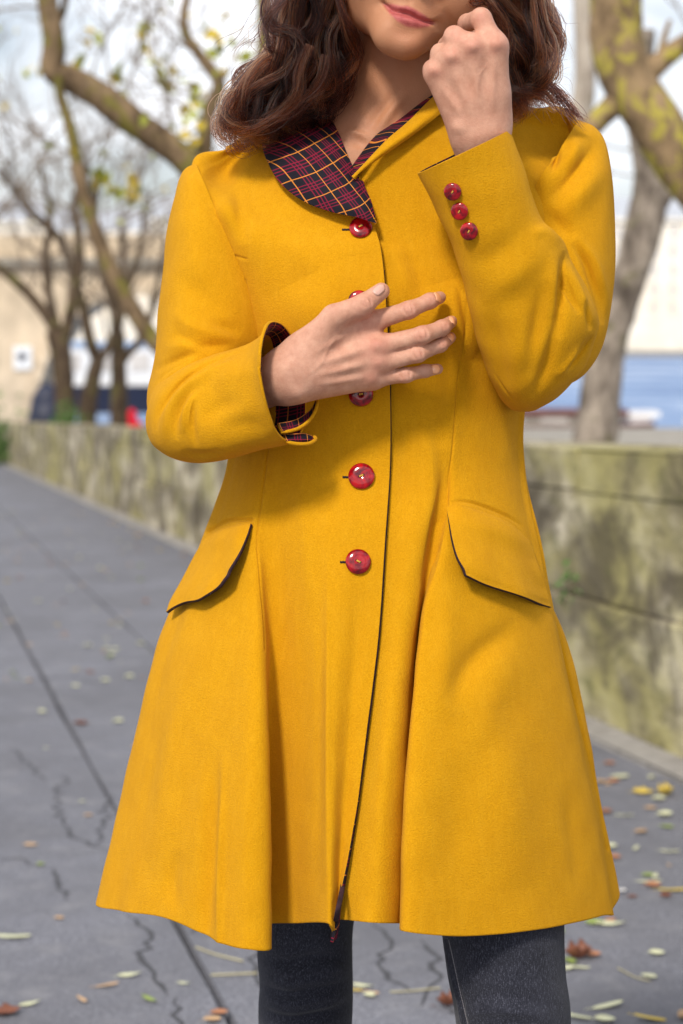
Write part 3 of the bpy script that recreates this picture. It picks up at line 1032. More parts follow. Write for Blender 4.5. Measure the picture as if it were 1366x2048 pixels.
strFA = ([
    ([(488, 706), (440, 718), (390, 742), (346, 780), (316, 826), (310, 868)], 8, -.0075),
    ([(480, 722), (430, 738), (384, 766), (346, 806), (330, 856), (332, 896)], 10, .0045),
    ([(404, 764), (372, 792), (352, 836), (352, 884)], 8, -.0045),
    ([(392, 780), (372, 820), (366, 870)], 8, .0035),
    ([(388, 800), (384, 850), (392, 895)], 7, -.003),
    ([(420, 770), (470, 745), (510, 735)], 22, .0035),
    ([(430, 862), (480, 852), (545, 856)], 22, -.0035),
    ([(400, 846), (440, 815), (490, 800)], 18, -.003),
    ([(360, 902), (400, 912), (450, 905)], 9, -.003),
    ([(520, 700), (528, 760), (545, 830)], 14, .002),
], [([(492, 702), (444, 715), (396, 738), (352, 776), (322, 822)], 3.5, -.003), ([(389, 792), (380, 820), (378, 850)], 2.5, .0012)])
upperB = [
 (1158, 238, 960, 545, 2.106, .074), (1192, 256, 962, 545, 2.104, .079), (1214, 296, 968, 540, 2.101, .080), (1227, 400, 990, 535, 2.096, .078), (1231, 500, 1030, 540, 2.088, .074),
 (1223, 600, 1040, 610, 2.078, .070), (1203, 690, 1045, 690, 2.068, .066), (1168, 748, 1050, 750, 2.060, .060), (1120, 775, 1060, 775, 2.056, .040), (1095, 780, 1080, 780, 2.055, .010)]
strUB = ([
    ([(1196, 268), (1180, 310), (1140, 360), (1096, 404)], 17, -.010),
    ([(1222, 330), (1190, 350), (1150, 400), (1110, 440)], 26, .006),
    ([(1120, 290), (1112, 320), (1100, 350)], 7, -.0045),
    ([(1140, 270), (1150, 300), (1130, 340)], 14, .004),
    ([(1080, 300), (1086, 350), (1082, 400)], 20, .004),
    ([(1140, 478), (1170, 520), (1196, 590), (1206, 650)], 9, -.006),
    ([(1150, 470), (1186, 520), (1208, 590), (1214, 640)], 10, .004),
    ([(1090, 420), (1120, 450), (1150, 480)], 14, -.004),
], [([(1118, 300), (1112, 322), (1104, 338)], 3, -.002), ([(1145, 490), (1172, 530), (1198, 600)], 3.5, -.002)])
foreB = [
 (1056, 823, 1072, 819, 2.020, .010), (1028, 820, 1118, 790, 2.014, .040), (1003, 800, 1166, 736, 2.005, .052), (985, 770, 1190, 676, 1.995, .056), (970, 735, 1194, 630, 1.985, .057), (955, 690, 1168, 566, 1.975, .055),
 (943, 640, 1142, 516, 1.964, .052), (933, 590, 1126, 476, 1.955, .050), (916, 525, 1086, 438, 1.946, .048), (898, 477, 1068, 394, 1.939, .047), (870, 418, 1046, 322, 1.932, .047), (848, 370, 1028, 274, 1.928, .048, 3, -3), (836, 346, 1021, 258, 1.926, .048, 4, -5)]
strFB = ([
    ([(1128, 500), (1124, 560), (1122, 620), (1118, 680)], 11, -.0075),
    ([(1132, 520), (1150, 570), (1172, 622), (1186, 652)], 9, .0055),
    ([(1110, 500), (1104, 580), (1100, 640)], 16, .005),
    ([(1126, 545), (1140, 590), (1160, 630)], 5, -.0045),
    ([(1164, 600), (1176, 634), (1182, 662)], 5, -.0045),
    ([(1186, 670), (1160, 712), (1130, 746)], 7, -.006),
    ([(1194, 690), (1170, 734), (1138, 768)], 6, .004),
    ([(1168, 690), (1140, 726), (1110, 756)], 8, .0035),
    ([(1092, 560), (1076, 640), (1052, 760)], 16, -.006),
    ([(1120, 620), (1098, 720), (1064, 800)], 12, -.006),
    ([(960, 600), (1020, 560), (1095, 490)], 26, .0035),
    ([(1062, 470), (1090, 462), (1124, 484)], 12, .003),
    ([(930, 540), (1000, 500), (1066, 440)], 22, -.0025),
    ([(1030, 600), (1044, 720), (1030, 810)], 26, .004),
    ([(978, 600), (1000, 720), (1024, 810)], 16, -.003),
], [([(1129, 505), (1124, 560), (1122, 625)], 3.2, -.003), ([(985, 740), (1010, 780), (1036, 812)], 2, -.0010), ([(1188, 668), (1166, 704), (1136, 740)], 3.2, -.003), ([(1128, 540), (1144, 590), (1164, 628)], 2.6, -.002)])
sleeveA, _, _ = sleeve(upperA, 380, 300, strUA, 21, lined=0.0)
forearmA, bvA, VA = sleeve(foreA, 420, 300, strFA, 22, power=2.3)
sleeveB, _, _ = sleeve(upperB, 380, 300, strUB, 33, lined=0.0)
forearmB, bvB, VB = sleeve(foreB, 440, 300, strFB, 34, power=2.3)

# ------------------------------------------------------------------ collar, pocket flaps
def patch(name, rows, nr, nc, mats, thick, clamp=None, gap=.004, strokes=None, rim=(1, 1, 1, 1), wob=.0006, seed=9, planar=False):
    K = np.array([[P(*p) for p in r] for r in rows])
    V = catmull(K, nr); V = np.swapaxes(catmull(np.swapaxes(V, 0, 1), nc), 0, 1)
    if clamp is not None:
        pp = project(V.reshape(-1, 3)).reshape(nr, nc, 2)
        for i in range(nr):
            for j in range(nc):
                l, n_, _, _ = hit(clamp, pp[i, j, 0], pp[i, j, 1])
                if l is not None and V[i, j, 1] > l[1] - gap:
                    V[i, j] = P(pp[i, j, 0], pp[i, j, 1], l[1] - gap)
    N = grid_normals(V)
    fl = (N[nr // 2, nc // 2] @ (CAM - V[nr // 2, nc // 2])) < 0
    if fl: N = -N
    f3 = V.reshape(-1, 3)
    V = V + (N.reshape(-1, 3) * (smoothn(f3, seed, 50)[:, None] * wob)).reshape(V.shape)
    if strokes: V = sculpt(V, N, strokes)
    N = grid_normals(V) * (-1 if fl else 1)
    uv = None
    if planar:
        f3 = V.reshape(-1, 3)
        uv = np.stack([f3[:, 0] + smoothn(f3, 81, 35) * .0012 + (f3[:, 1] - 2.0) * .5, f3[:, 2] + smoothn(f3, 82, 35) * .0012], -1)
    return on_coat(cloth(name, V, mats, None, thick, flip=fl, rim=rim, N=N, uv=uv))

def lerp_row(a, b, n, bulge):
    out = []
    for i in range(n):
        t = i / (n - 1)
        out.append((a[0] + (b[0] - a[0]) * t, a[1] + (b[1] - a[1]) * t, a[2] + (b[2] - a[2]) * t - bulge * math.sin(math.pi * min(1, t * 1.0)) ** .8))
    return out
rowsC = [lerp_row(a, b, 5, bu) for a, b, bu in [
    ((640, 205, 2.125), (522, 235, 2.115), .012), ((652, 226, 2.09), (521, 272, 2.085), .016), ((668, 248, 2.062), (532, 318, 2.05), .016), ((682, 276, 2.042), (562, 368, 2.022), .015),
    ((696, 312, 2.026), (610, 404, 2.003), .013), ((713, 348, 2.013), (664, 424, 1.992), .010), ((738, 392, 1.998), (712, 434, 1.985), .006), ((747, 420, 1.990), (734, 441, 1.983), .003), ((752, 440, 1.984), (753, 447, 1.982), .0)]]
collar = patch('collar_lapel', rowsC, 150, 70, [PLAIDC, WOOL], .0034, cbvh, .0055,
    [([(738, 352), (716, 352), (700, 360)], 9, -.003), ([(745, 372), (722, 366), (705, 378)], 8, .003), ([(560, 300), (600, 330), (650, 372)], 26, .003)], (1, 1, 1, 1), planar=True)
rowsY = [lerp_row(a, b, 5, bu) for a, b, bu in [
    ((704, 353, 2.003), (707, 356, 2.000), .000), ((722, 334, 1.999), (729, 338, 1.997), .002), ((748, 306, 1.998), (760, 316, 1.996), .004), ((778, 276, 2.003), (796, 291, 1.998), .006),
    ((812, 246, 2.014), (836, 263, 2.004), .008), ((846, 213, 2.032), (876, 232, 2.018), .009), ((875, 184, 2.054), (910, 206, 2.040), .009), ((905, 150, 2.085), (945, 175, 2.075), .008)]]
patch('collar_fall', rowsY, 130, 40, [WOOL, PLAID], .0040, None, .004, None, (0, 0, 0, 0))
edgeP = [((704, 352, 2.006), (700, 340, 2.03)), ((722, 332, 2.0035), (716, 316, 2.035)), ((748, 304, 2.0035), (738, 286, 2.04)), ((778, 274, 2.0095), (766, 257, 2.05)), ((812, 244, 2.0215), (802, 230, 2.06)), ((846, 211, 2.0395), (838, 198, 2.075)), ((875, 182, 2.0615), (870, 170, 2.09))]
patch('collar_lining', [lerp_row(a, b, 4, .002) for a, b in edgeP], 110, 24, [PLAIDC, PLAID], .002, None, 0, None, (0, 0, 0, 0), planar=True)

patch('placket_lining', [[(x - 3, y, surfY(x - 8, y) + .0020), (x + w * .3, y, surfY(x - 8, y) + .0030), (x + w * .6, y, surfY(x - 8, y) + .0050)] for x, y, w in
    ((768, 540, 2), (772, 600, 3), (778, 690, 3), (780, 800, 4), (780, 930, 4), (770, 1085, 5), (757, 1270, 6), (735, 1450, 7), (708, 1640, 9), (688, 1750, 11), (670, 1840, 12), (662, 1880, 8))], 260, 6, [LINE, LINE], .0008, None, 0, None, (0, 0, 0, 0), 0)

def flap(name, rows, lift, rim):
    K = []
    for i, r in enumerate(rows):
        t = i / (len(rows) - 1)
        K.append([(x, y, surfY(x, y) - .0060 - lift * t ** 1.2) for x, y in r])
    return patch(name, K, 110, 110, [WOOL, LINE], .0034, None, 0,
                 [([rows[0][0], rows[0][1], rows[0][2], rows[0][3], rows[0][4]], 6, -.0026), ([rows[1][0], rows[1][1], rows[1][2], rows[1][3], rows[1][4]], 16, .0022), ([rows[4][0], rows[4][1], rows[4][2], rows[4][3], rows[4][4]], 9, -.0022, 'gf')], rim, .0010, 14)
flap('pocket_flap', [
    [(416, 1072), (440, 1055), (462, 1047), (482, 1044), (501, 1046)],
    [(398, 1098), (424, 1088), (452, 1078), (476, 1070), (494, 1070)],
    [(374, 1138), (404, 1130), (435, 1119), (462, 1106), (482, 1098)],
    [(350, 1182), (380, 1173), (412, 1162), (440, 1146), (466, 1126)],
    [(329, 1222), (360, 1203), (394, 1196), (424, 1178), (450, 1150)]], .028, (0, 1, 0, 1))
flap('pocket_flap', [
    [(892, 1013), (925, 1010), (968, 1020), (1018, 1042), (1062, 1084)],
    [(899, 1045), (932, 1044), (974, 1056), (1024, 1077), (1073, 1112)],
    [(906, 1080), (940, 1086), (982, 1100), (1032, 1120), (1084, 1148)],
    [(917, 1118), (952, 1130), (994, 1144), (1044, 1162), (1096, 1182)],
    [(936, 1148), (970, 1164), (1010, 1178), (1058, 1196), (1108, 1213)]], .019, (0, 1, 1, 0))

# cuff vent of the sleeve on her chest
patch('cuff_tab', [
    [(556, 846, 1.925), (592, 838, 1.940), (622, 818, 1.955), (633, 795, 1.962)],
    [(560, 856, 1.920), (595, 850, 1.934), (622, 832, 1.946), (634, 808, 1.954)],
    [(566, 864, 1.917), (596, 857, 1.930), (622, 842, 1.942), (633, 820, 1.952)]], 30, 60, [PLAID, WOOL], .004, None, 0, None, (0, 1, 1, 1))
patch('cuff_tab', [
    [(566, 868, 1.928), (590, 866, 1.930), (612, 866, 1.936), (630, 874, 1.944)],
    [(572, 880, 1.918), (592, 879, 1.921), (614, 879, 1.928), (631, 879, 1.940)],
    [(578, 888, 1.922), (596, 886, 1.924), (614, 885, 1.930), (628, 884, 1.941)]], 26, 50, [PLAID, WOOL], .0045, None, 0, None, (1, 1, 1, 1))

def cuff_edge(pts, w):
    q = catmull(np.array([P(*p_) for p_ in pts]), 40)
    T = np.gradient(q, axis=0); T /= np.linalg.norm(T, axis=1, keepdims=True)
    A = np.cross(T, [0, 1., .2]); A /= np.linalg.norm(A, axis=1, keepdims=True); B = np.cross(T, A)
    th = np.linspace(0, 2 * np.pi, 12, endpoint=False)
    tp = np.clip(np.minimum(np.arange(40), np.arange(40)[::-1]) / 3, .3, 1) * w
    V = q[:, None] + tp[:, None, None] * (np.cos(th)[None, :, None] * A[:, None] + np.sin(th)[None, :, None] * B[:, None])
    idx = np.arange(480).reshape(40, 12); nx = np.roll(idx, -1, 1)
    on_coat(mesh('cuff_edge', V.reshape(-1, 3), np.stack([idx[:-1], nx[:-1], nx[1:], idx[1:]], -1).reshape(-1, 4), [WOOL]))
cuff_edge([(630, 788, 1.962), (635, 806, 1.950), (624, 834, 1.940), (598, 856, 1.925), (562, 866, 1.915)], .0017)
cuff_edge([(572, 884, 1.914), (596, 888, 1.918), (618, 887, 1.926), (631, 879, 1.938), (627, 872, 1.944)], .0019)
# ------------------------------------------------------------------ buttons
def lathe(profile, n=40):
    th = np.linspace(0, 2 * np.pi, n, endpoint=False)
    V = np.array([[(r * np.cos(t), r * np.sin(t), z) for t in th] for r, z in profile])
    return V
def make_button_mesh(r, name):
    prof_ = [(0.0001, -.12), (.80, -.12), (.97, -.05), (1.0, .02), (.97, .07), (.80, .13), (.5, .19), (.22, .16), (.0001, .13)]
    V = lathe([(a * r, b * r * 1.5) for a, b in prof_])
    R_, C_, _ = V.shape
    idx = np.arange(R_ * C_).reshape(R_, C_); nx = np.roll(idx, -1, 1)
    q = np.stack([idx[:-1], nx[:-1], nx[1:], idx[1:]], -1).reshape(-1, 4)
    Vs = [V.reshape(-1, 3)]; Fs = [q]; mi = [np.zeros(len(q), int)]
    base = R_ * C_
    for s in (-1, 1):                          # two holes: short dark wells, standing just proud
        h = lathe([(.0001, .262 * r), (.085 * r, .262 * r), (.095 * r, .20 * r)], 14) + np.array([s * .17 * r, 0, 0])
        i2 = np.arange(42).reshape(3, 14) + base; n2 = np.roll(i2, -1, 1)
        q2 = np.stack([i2[:-1], n2[:-1], n2[1:], i2[1:]], -1).reshape(-1, 4)
        Vs.append(h.reshape(-1, 3)); Fs.append(q2); mi.append(np.full(len(q2), 1)); base += 42
    for dy in (-.035, .03):                    # thread between the holes
        t = np.linspace(-1, 1, 9); th = np.linspace(0, 2 * np.pi, 8, endpoint=False)
        tb = np.array([[(x * .17 * r, dy * r + .035 * r * math.cos(a), (.30 - .05 * x * x) * r + .035 * r * math.sin(a)) for a in th] for x in t])
        i2 = np.arange(72).reshape(9, 8) + base; n2 = np.roll(i2, -1, 1)
        q2 = np.stack([i2[:-1], n2[:-1], n2[1:], i2[1:]], -1).reshape(-1, 4)
        Vs.append(tb.reshape(-1, 3)); Fs.append(q2); mi.append(np.full(len(q2), 2)); base += 72
    o = mesh(name, np.concatenate(Vs), np.concatenate(Fs), [BUTTON, DARK, THREAD], None, True, np.concatenate(mi))
    return o
def place_button(px, py, rpx, bvh, rot, parent_fn, lift=.0025, tilt=0.0):
    loc, nor, _, dist = hit(bvh, px, py)
    r = rpx * dist / F
    o = make_button_mesh(r, 'button')
    n = Vector(nor)
    if n.dot(Vector(CAM) - loc) < 0: n = -n
    n = (n + Vector((0, -.55, 0.1))).normalized()
    qd = n.to_track_quat('Z', 'Y')
    from mathutils import Matrix
    Mx = Matrix.Translation(loc + n * lift) @ qd.to_matrix().to_4x4() @ Matrix.Rotation(rot, 4, 'Z')
    o.data.transform(Mx)
    return on_coat(o)
for px, py, r, rot in ((722, 457, 23, .5), (718, 603, 22, .3), (722, 788, 25, .2), (723, 953, 26.5, .4), (716, 1124, 25.5, -.5)):
    place_button(px, py, r, cbvh, rot, on_coat)
for px, py, r in ((906, 383, 17.5), (920, 422, 17.5), (939, 462, 18)):
    place_button(px, py, r, bvB, 1.0, on_coat)
# buttonhole stitching: a short slit beside each front button
for px, py in ((690, 459), (691, 954), (686, 1124)):
    K = []
    for i in range(7):
        x = px - 6 + i * 3
        K.append((x, py + (i % 2) * .6, surfY(x, py) - .0008))
    V = np.array([[P(a, b + w, c) for (a, b, c) in K] for w in (-2.2, 0, 2.2)])
    on_coat(cloth('buttonhole', V, [DARK, DARK], None, .0004, flip=(grid_normals(V)[1, 3][1] > 0)))

# ------------------------------------------------------------------ jeans and boots
def leg(rings, strokes, seed):
    V = ring_loft(rings, 420, 200, 2.1)
    N = grid_normals(V, True); fl = orient(V, N)
    if fl: N = -N
    V = sculpt(V, N, strokes)
    return V, fl
fz = FOOT_Z
def pz(z, Y): return project(np.array([[0., Y, z]]))[0][1]
def rr(x0, x1, y, Yc, hd): return (x0, y, x1, y, Yc, hd)
wr = []
for i, (y0, y1, dy) in enumerate([(1905, 1935, 8), (1940, 1925, 10), (1962, 1990, 6), (1985, 1968, 12), (2015, 2035, 8)]):
    wr.append(([(515, y0), (570, y0 + 22), (640, y0 + 12), (705, y1 - 10)], 13, .0055 if i % 2 else -.005))
    wr.append(([(510, y0 + 16), (580, y0 + 38), (650, y0 + 26), (708, y1 + 10)], 10, .0045))
VL, flL = leg([rr(470, 770, 1420, 2.10, .10), rr(490, 745, 1600, 2.11, .085), rr(508, 718, 1780, 2.13, .075), rr(513, 706, 1860, 2.14, .066), rr(515, 705, 1920, 2.145, .062), rr(519, 706, 1970, 2.15, .060), rr(517, 704, 2048, 2.155, .058),
                rr(530, 690, 2250, 2.17, .055), rr(560, 665, 2600, 2.18, .042), rr(565, 660, pz(fz + .10, 2.18), 2.18, .040)], wr, 4)
VR, flR = leg([rr(790, 1120, 1420, 2.08, .10), rr(830, 1130, 1600, 2.05, .090), rr(868, 1130, 1780, 2.03, .080), rr(884, 1129, 1870, 2.02, .074), rr(895, 1132, 1950, 2.02, .071), rr(912, 1142, 2048, 2.02, .067),
                rr(925, 1130, 2250, 2.04, .058), rr(950, 1070, 2600, 2.08, .044), rr(955, 1062, pz(fz + .10, 2.08), 2.08, .041)],
              [([(884, 1880), (905, 1960), (925, 2048)], 2.2, .0016, 'gf'), ([(892, 1880), (913, 1960), (934, 2048)], 3, -.0016, 'gf'),
               ([(900, 2010), (1000, 1990), (1130, 2020)], 16, -.003), ([(905, 2035), (1000, 2020), (1120, 2040)], 12, .003), ([(940, 1880), (1000, 1900), (1090, 1890)], 20, .002)], 5)
jeans = cloth('jeans', VL, [DENIM, DENIM], person, .0015, True, flL)
jr = cloth('trouser_leg', VR, [DENIM, DENIM], None, .0015, True, flR)
jr.parent = jeans; jr.matrix_parent_inverse = (person.matrix_basis @ jeans.matrix_parent_inverse).inverted()
# side seam stitching on the near leg
bj = BVHTree.FromPolygons(VR.reshape(-1, 3).tolist(), np.stack([a.ravel() for a in (np.arange(84000).reshape(420, 200)[:-1], np.roll(np.arange(84000).reshape(420, 200), -1, 1)[:-1], np.roll(np.arange(84000).reshape(420, 200), -1, 1)[1:], np.arange(84000).reshape(420, 200)[1:])], -1).tolist())
STITCH = m_simple('pale_stitching', (0.30, 0.28, 0.30), 0.8)
Vst, Fst = [], []
pl = catmull([(898, 1880), (908, 1925), (921, 1985), (936, 2048)], 60)
for (x, y), (x2, y2) in zip(pl[:-1:1], pl[1::1]):
    l, n_, _, _ = hit(bj, x, y); l2, _, _, _ = hit(bj, x + (x2 - x) * .7, y + (y2 - y) * .7)
    if l is None or l2 is None: continue
    a, b = np.array(l), np.array(l2); n_ = np.array(n_); n_ = n_ if n_[1] < 0 else -n_
    s = np.cross(n_, b - a); s /= np.linalg.norm(s) + 1e-9
    k = len(Vst)
    for p_, w in ((a, .0005), (b, .0005)):
        Vst += [p_ + s * w - n_ * .0004, p_ + n_ * .0007, p_ - s * w - n_ * .0004]
    Fst += [(k, k + 1, k + 4, k + 3), (k + 1, k + 2, k + 5, k + 4), (k, k + 2, k + 1), (k + 3, k + 4, k + 5)]
st = mesh('stitching', Vst, Fst, [STITCH])
st.parent = jeans; st.matrix_parent_inverse = (person.matrix_basis @ jeans.matrix_parent_inverse).inverted()
LEATHER = m_simple('black_leather', (0.02, 0.018, 0.018), 0.4, 0.2, 60)
for (x0, x1, Yc) in ((560, 665, 2.18), (950, 1070, 2.08)):
    cx = P((x0 + x1) / 2, 2600, Yc)[0]
    R = []
    for z, ln0, ln1, w in ((0.0, -.17, .07, .042), (.012, -.175, .072, .045), (.035, -.165, .068, .044), (.06, -.11, .06, .042), (.10, -.052, .054, .045), (.16, -.050, .052, .047)):
        th = np.linspace(0, 2 * np.pi, 40, endpoint=False)
        R.append([(cx + w * np.sin(t), Yc + (ln0 + ln1) / 2 + (ln1 - ln0) / 2 * np.cos(t), fz + z) for t in th])
    R = [[(cx, Yc - .05, fz)] * 40] + R
    V = np.array(R); V = catmull(V, 40)
    N = grid_normals(V, True)
    adopt(cloth('boot', V, [LEATHER, LEATHER], None, .002, True, orient(V, N)), person)

# ------------------------------------------------------------------ hair
hs, hsz, hrad, htone = [], [], [], []
def lock(guide, radius, n, wave=0.0, freq=1.6, phase=0.0, tip=0.35, jit=.0025, npts=30, rscale=1.0):
    """guide: photo pixels with distance; strands spread round it"""
    gp = np.array([P(*q) for q in catmull(np.array(guide, float), npts)])
    T = np.gradient(gp, axis=0); T /= np.linalg.norm(T, axis=1, keepdims=True)
    S = np.cross(T, np.array([0, 1., 0])); S /= np.linalg.norm(S, axis=1, keepdims=True) + 1e-9
    Bn = np.cross(T, S)
    t = np.linspace(0, 1, npts)
    gp = gp + S * (wave * t ** .7 * np.sin(2 * np.pi * (freq * t + phase)))[:, None] + Bn * (wave * .8 * t ** .7 * np.cos(2 * np.pi * (freq * t + phase)))[:, None]
    pr = radius * (np.sin(np.pi * np.clip(t * .8 + .2, 0, 1)) ** .7 * (1 - tip) + tip)
    tone = rng.random()
    for _ in range(max(1, int(n * .62))):
        htone.append(min(1, max(0, tone + rng.normal() * .2)))
        a = rng.random() * 2 * np.pi; r = rng.random() ** .6
        tw = rng.normal() * .5
        ang = a + tw * t * 3
        ln = 1.0 if rng.random() < .8 else .75 + .25 * rng.random()
        off = S * (np.cos(ang) * r * pr)[:, None] + Bn * (np.sin(ang) * r * pr)[:, None]
        w1 = rng.normal(size=3) * jit; w2 = rng.normal(size=3) * jit; p1, p2 = rng.random(2) * 6.28
        off = off + w1 * (t * np.sin(3.2 * t + p1))[:, None] * 1.5 + w2 * (t * np.sin(9 * t + p2))[:, None]
        q = gp + off
        if ln < 1: q = np.stack([np.interp(t * ln, t, q[:, i]) for i in range(3)], -1)
        hs.append(q); hsz.append(npts)
        rd = rscale * (.00014 + .00022 * rng.random() ** 2)
        hrad.append(rd * np.clip((1 - t) * 6, .25, 1))

GL = np.array([
 [(610, -150), (574, -40), (556, 30), (556, 80), (532, 130), (490, 170), (464, 208), (454, 243), (464, 272)],
 [(634, -150), (604, -40), (586, 30), (574, 85), (556, 140), (520, 185), (486, 222), (480, 255), (508, 270)],
 [(655, -150), (632, -40), (620, 30), (606, 85), (590, 140), (570, 185), (546, 225), (540, 252), (556, 262)],
 [(676, -150), (662, -40), (655, 30), (650, 85), (640, 130), (622, 175), (604, 210), (590, 235), (584, 248)],
 [(692, -150), (690, -40), (692, 30), (700, 80), (702, 125), (688, 165), (664, 196), (642, 216), (628, 228)]], float)
GR = np.array([
 [(930, -150), (945, -60), (975, 0), (1002, 50), (1012, 105), (1012, 160), (1010, 205), (1014, 245)],
 [(965, -150), (990, -60), (1015, 0), (1035, 55), (1038, 105), (1028, 150), (1018, 200), (1024, 238)],
 [(1000, -150), (1030, -60), (1056, 0), (1070, 50), (1066, 100), (1050, 140), (1036, 180), (1034, 215)],
 [(1025, -150), (1055, -60), (1080, 0), (1098, 50), (1104, 90), (1096, 130), (1070, 158), (1046, 168)]], float)
def rand_lock(GD, s, Y0, Y1, radius, n, wave, jpx=8, **k):
    x = s * (len(GD) - 1); i = min(int(x), len(GD) - 2); f = x - i
    gde = GD[i] * (1 - f) + GD[i + 1] * f
    gde = gde + rng.normal(size=gde.shape) * jpx * np.linspace(.3, 1, len(gde))[:, None]
    Y = np.linspace(Y0, Y1, len(gde))
    lock(np.concatenate([gde, Y[:, None]], 1), radius, n, wave, 1.4 + rng.random() * 1.1, rng.random(), **k)
for i in range(30):     # deep layer, fills the mass
    rand_lock(GL, .3 + .7 * rng.random(), 2.075 + .03 * rng.random(), 2.085 + .03 * rng.random(), .013, 90, .006, rscale=1.3)
for i in range(64):
    s = rng.random()
    rand_lock(GL, s, 2.02 + .03 * rng.random(), 2.045 - .03 * (1 - s) * 0 + .02 * rng.random(), .0045 + .005 * rng.random() ** 2, 80, .009 + .009 * rng.random())
for i in range(16):
    rand_lock(GL, rng.random(), 2.0 + .01 * rng.random(), 2.02 + .015 * rng.random(), .004 + .003 * rng.random(), 55, .011, 12)
for i in range(22):
    rand_lock(GR, rng.random(), 2.07 + .03 * rng.random(), 2.08 + .03 * rng.random(), .013, 90, .006, rscale=1.3)
for i in range(40):
    rand_lock(GR, rng.random(), 2.0 + .03 * rng.random(), 2.02 + .03 * rng.random(), .0045 + .005 * rng.random() ** 2, 75, .009 + .009 * rng.random())
# named locks seen in the photo
for gde, rad, n in [
    ([(1075, -40, 2.0), (1090, 40, 2.0), (1108, 80, 2.0), (1114, 115, 2.0), (1104, 145, 2.0), (1085, 165, 2.01), (1062, 172, 2.02)], .0035, 60),
    ([(1060, -60, 1.99), (1070, 20, 1.99), (1080, 80, 1.99), (1078, 120, 2.0), (1066, 150, 2.0)], .0035, 60),
    ([(1010, 165, 2.03), (1045, 162, 2.03), (1085, 166, 2.03), (1120, 188, 2.035), (1146, 218, 2.04), (1164, 242, 2.05)], .006, 110),
    ([(1012, 185, 2.03), (1050, 176, 2.025), (1082, 182, 2.025), (1108, 202, 2.03), (1118, 206, 2.04)], .008, 110),
    ([(1010, 205, 2.02), (1030, 190, 2.02), (1062, 190, 2.02), (1095, 200, 2.03)], .008, 90),
    ([(975, -70, 2.03), (950, -20, 1.995), (950, 4, 1.972), (975, 6, 1.975), (1003, 40, 1.99), (1010, 90, 2.0)], .005, 70),
    ([(985, -60, 2.02), (966, -14, 1.985), (985, 12, 1.97), (1015, 70, 1.985), (1012, 130, 1.99)], .005, 80),
    ([(690, -100, 1.985), (676, -20, 1.985), (690, 30, 1.985), (702, 60, 1.99), (712, 90, 2.0), (710, 118, 2.01), (690, 130, 2.02)], .004, 50),
    ([(560, 110, 2.02), (520, 130, 2.02), (482, 170, 2.02), (458, 212, 2.025), (452, 255, 2.03), (468, 280, 2.03)], .008, 130),
    ([(590, 120, 2.01), (560, 150, 2.01), (515, 175, 2.01), (486, 205, 2.015), (482, 245, 2.02), (520, 258, 2.02), (550, 245, 2.02)], .006, 110),
    ([(620, 90, 2.0), (600, 140, 2.0), (592, 190, 2.0), (560, 230, 2.005), (510, 262, 2.01), (470, 272, 2.02)], .006, 110),
    ([(650, 110, 2.0), (640, 160, 2.0), (612, 200, 2.005), (575, 232, 2.01), (530, 256, 2.02)], .006, 100),
    ([(545, -30, 2.0), (530, 20, 2.0), (545, 50, 2.0), (585, 62, 2.0), (600, 100, 2.0), (570, 150, 2.0)], .006, 90),
    ([(600, -30, 2.0), (560, 10, 2.0), (530, 50, 2.0), (540, 90, 2.0), (570, 112, 2.01)], .005, 70),
]:
    lock(gde, rad, n, .002, 1.2, rng.random(), .5, .0030)
for i in range(120):     # flyaways
    if rng.random() < .55:
        x, y = 470 + 120 * rng.random(), 60 + 180 * rng.random()
        gde = [(x + 40, y - 60, 2.03), (x + 10, y - 20, 2.03), (x - 14 + rng.normal() * 8, y + 4, 2.03), (x - 25 + rng.normal() * 12, y + 22 + rng.normal() * 14, 2.03)]
    else:
        x, y = 1050 + 70 * rng.random(), 20 + 190 * rng.random()
        gde = [(x - 50, y - 50, 2.02), (x - 10, y - 20, 2.02), (x + 14 + rng.normal() * 8, y + 6, 2.02), (x + 26 + rng.normal() * 14, y + 30 + rng.normal() * 18, 2.02)]
    lock(gde, .003, 1, .003, 1, rng.random(), rscale=.8)
hc = bpy.data.hair_curves.new('hair')
hc.add_curves(hsz)
hp = np.concatenate(hs).astype(np.float32)
hc.position_data.foreach_set('vector', hp.ravel())
ra = hc.attributes.get('radius') or hc.attributes.new('radius', 'FLOAT', 'POINT')
ra.data.foreach_set('value', np.concatenate(hrad).astype(np.float32))
hc.attributes.new('tone', 'FLOAT', 'CURVE').data.foreach_set('value', np.array(htone, np.float32))
hair = bpy.data.objects.new('hair', hc)
COL.objects.link(hair)
hc.materials.append(HAIR)
adopt(hair, person)

# ================================================================== THE PLACE
ASPH = m_asphalt()
BASE = m_simple('dark_joint', (0.035, 0.034, 0.036), 0.95, 0.3, 40)
STONE = m_wallstone()
KERBM = m_simple('pale_concrete', (0.29, 0.27, 0.245), 0.9, 0.25, 12, 0.2, 0.3)
QUAYM = m_simple('quay_paving', (0.30, 0.275, 0.235), 0.9, 0.2, 3, 0.2)
CREAM = m_simple('cream_limestone', (0.60, 0.48, 0.34), 0.9, 0.28, 0.8, 0.2, 0.3)
PALE = m_simple('pale_limestone', (0.80, 0.74, 0.64), 0.9, 0.12, 0.3, 0.2)
FACADE = m_simple('far_facade', (0.84, 0.77, 0.66), 0.9, 0.1, 0.2, 0.2)
ROOFM = m_simple('zinc_roof', (0.42, 0.44, 0.48), 0.6, 0.1, 0.3, 0.4)
GLASS = m_simple('window_glass', (0.58, 0.54, 0.50), 0.15, 0.2, 1, 0.5)
WHITE = m_simple('white_paint', (0.8, 0.8, 0.8), 0.5, 0.04, 3, 0.4)
NAVY = m_simple("navy_paint", (0.012, 0.016, 0.04), 0.45, 0.2, 3, 0.4)
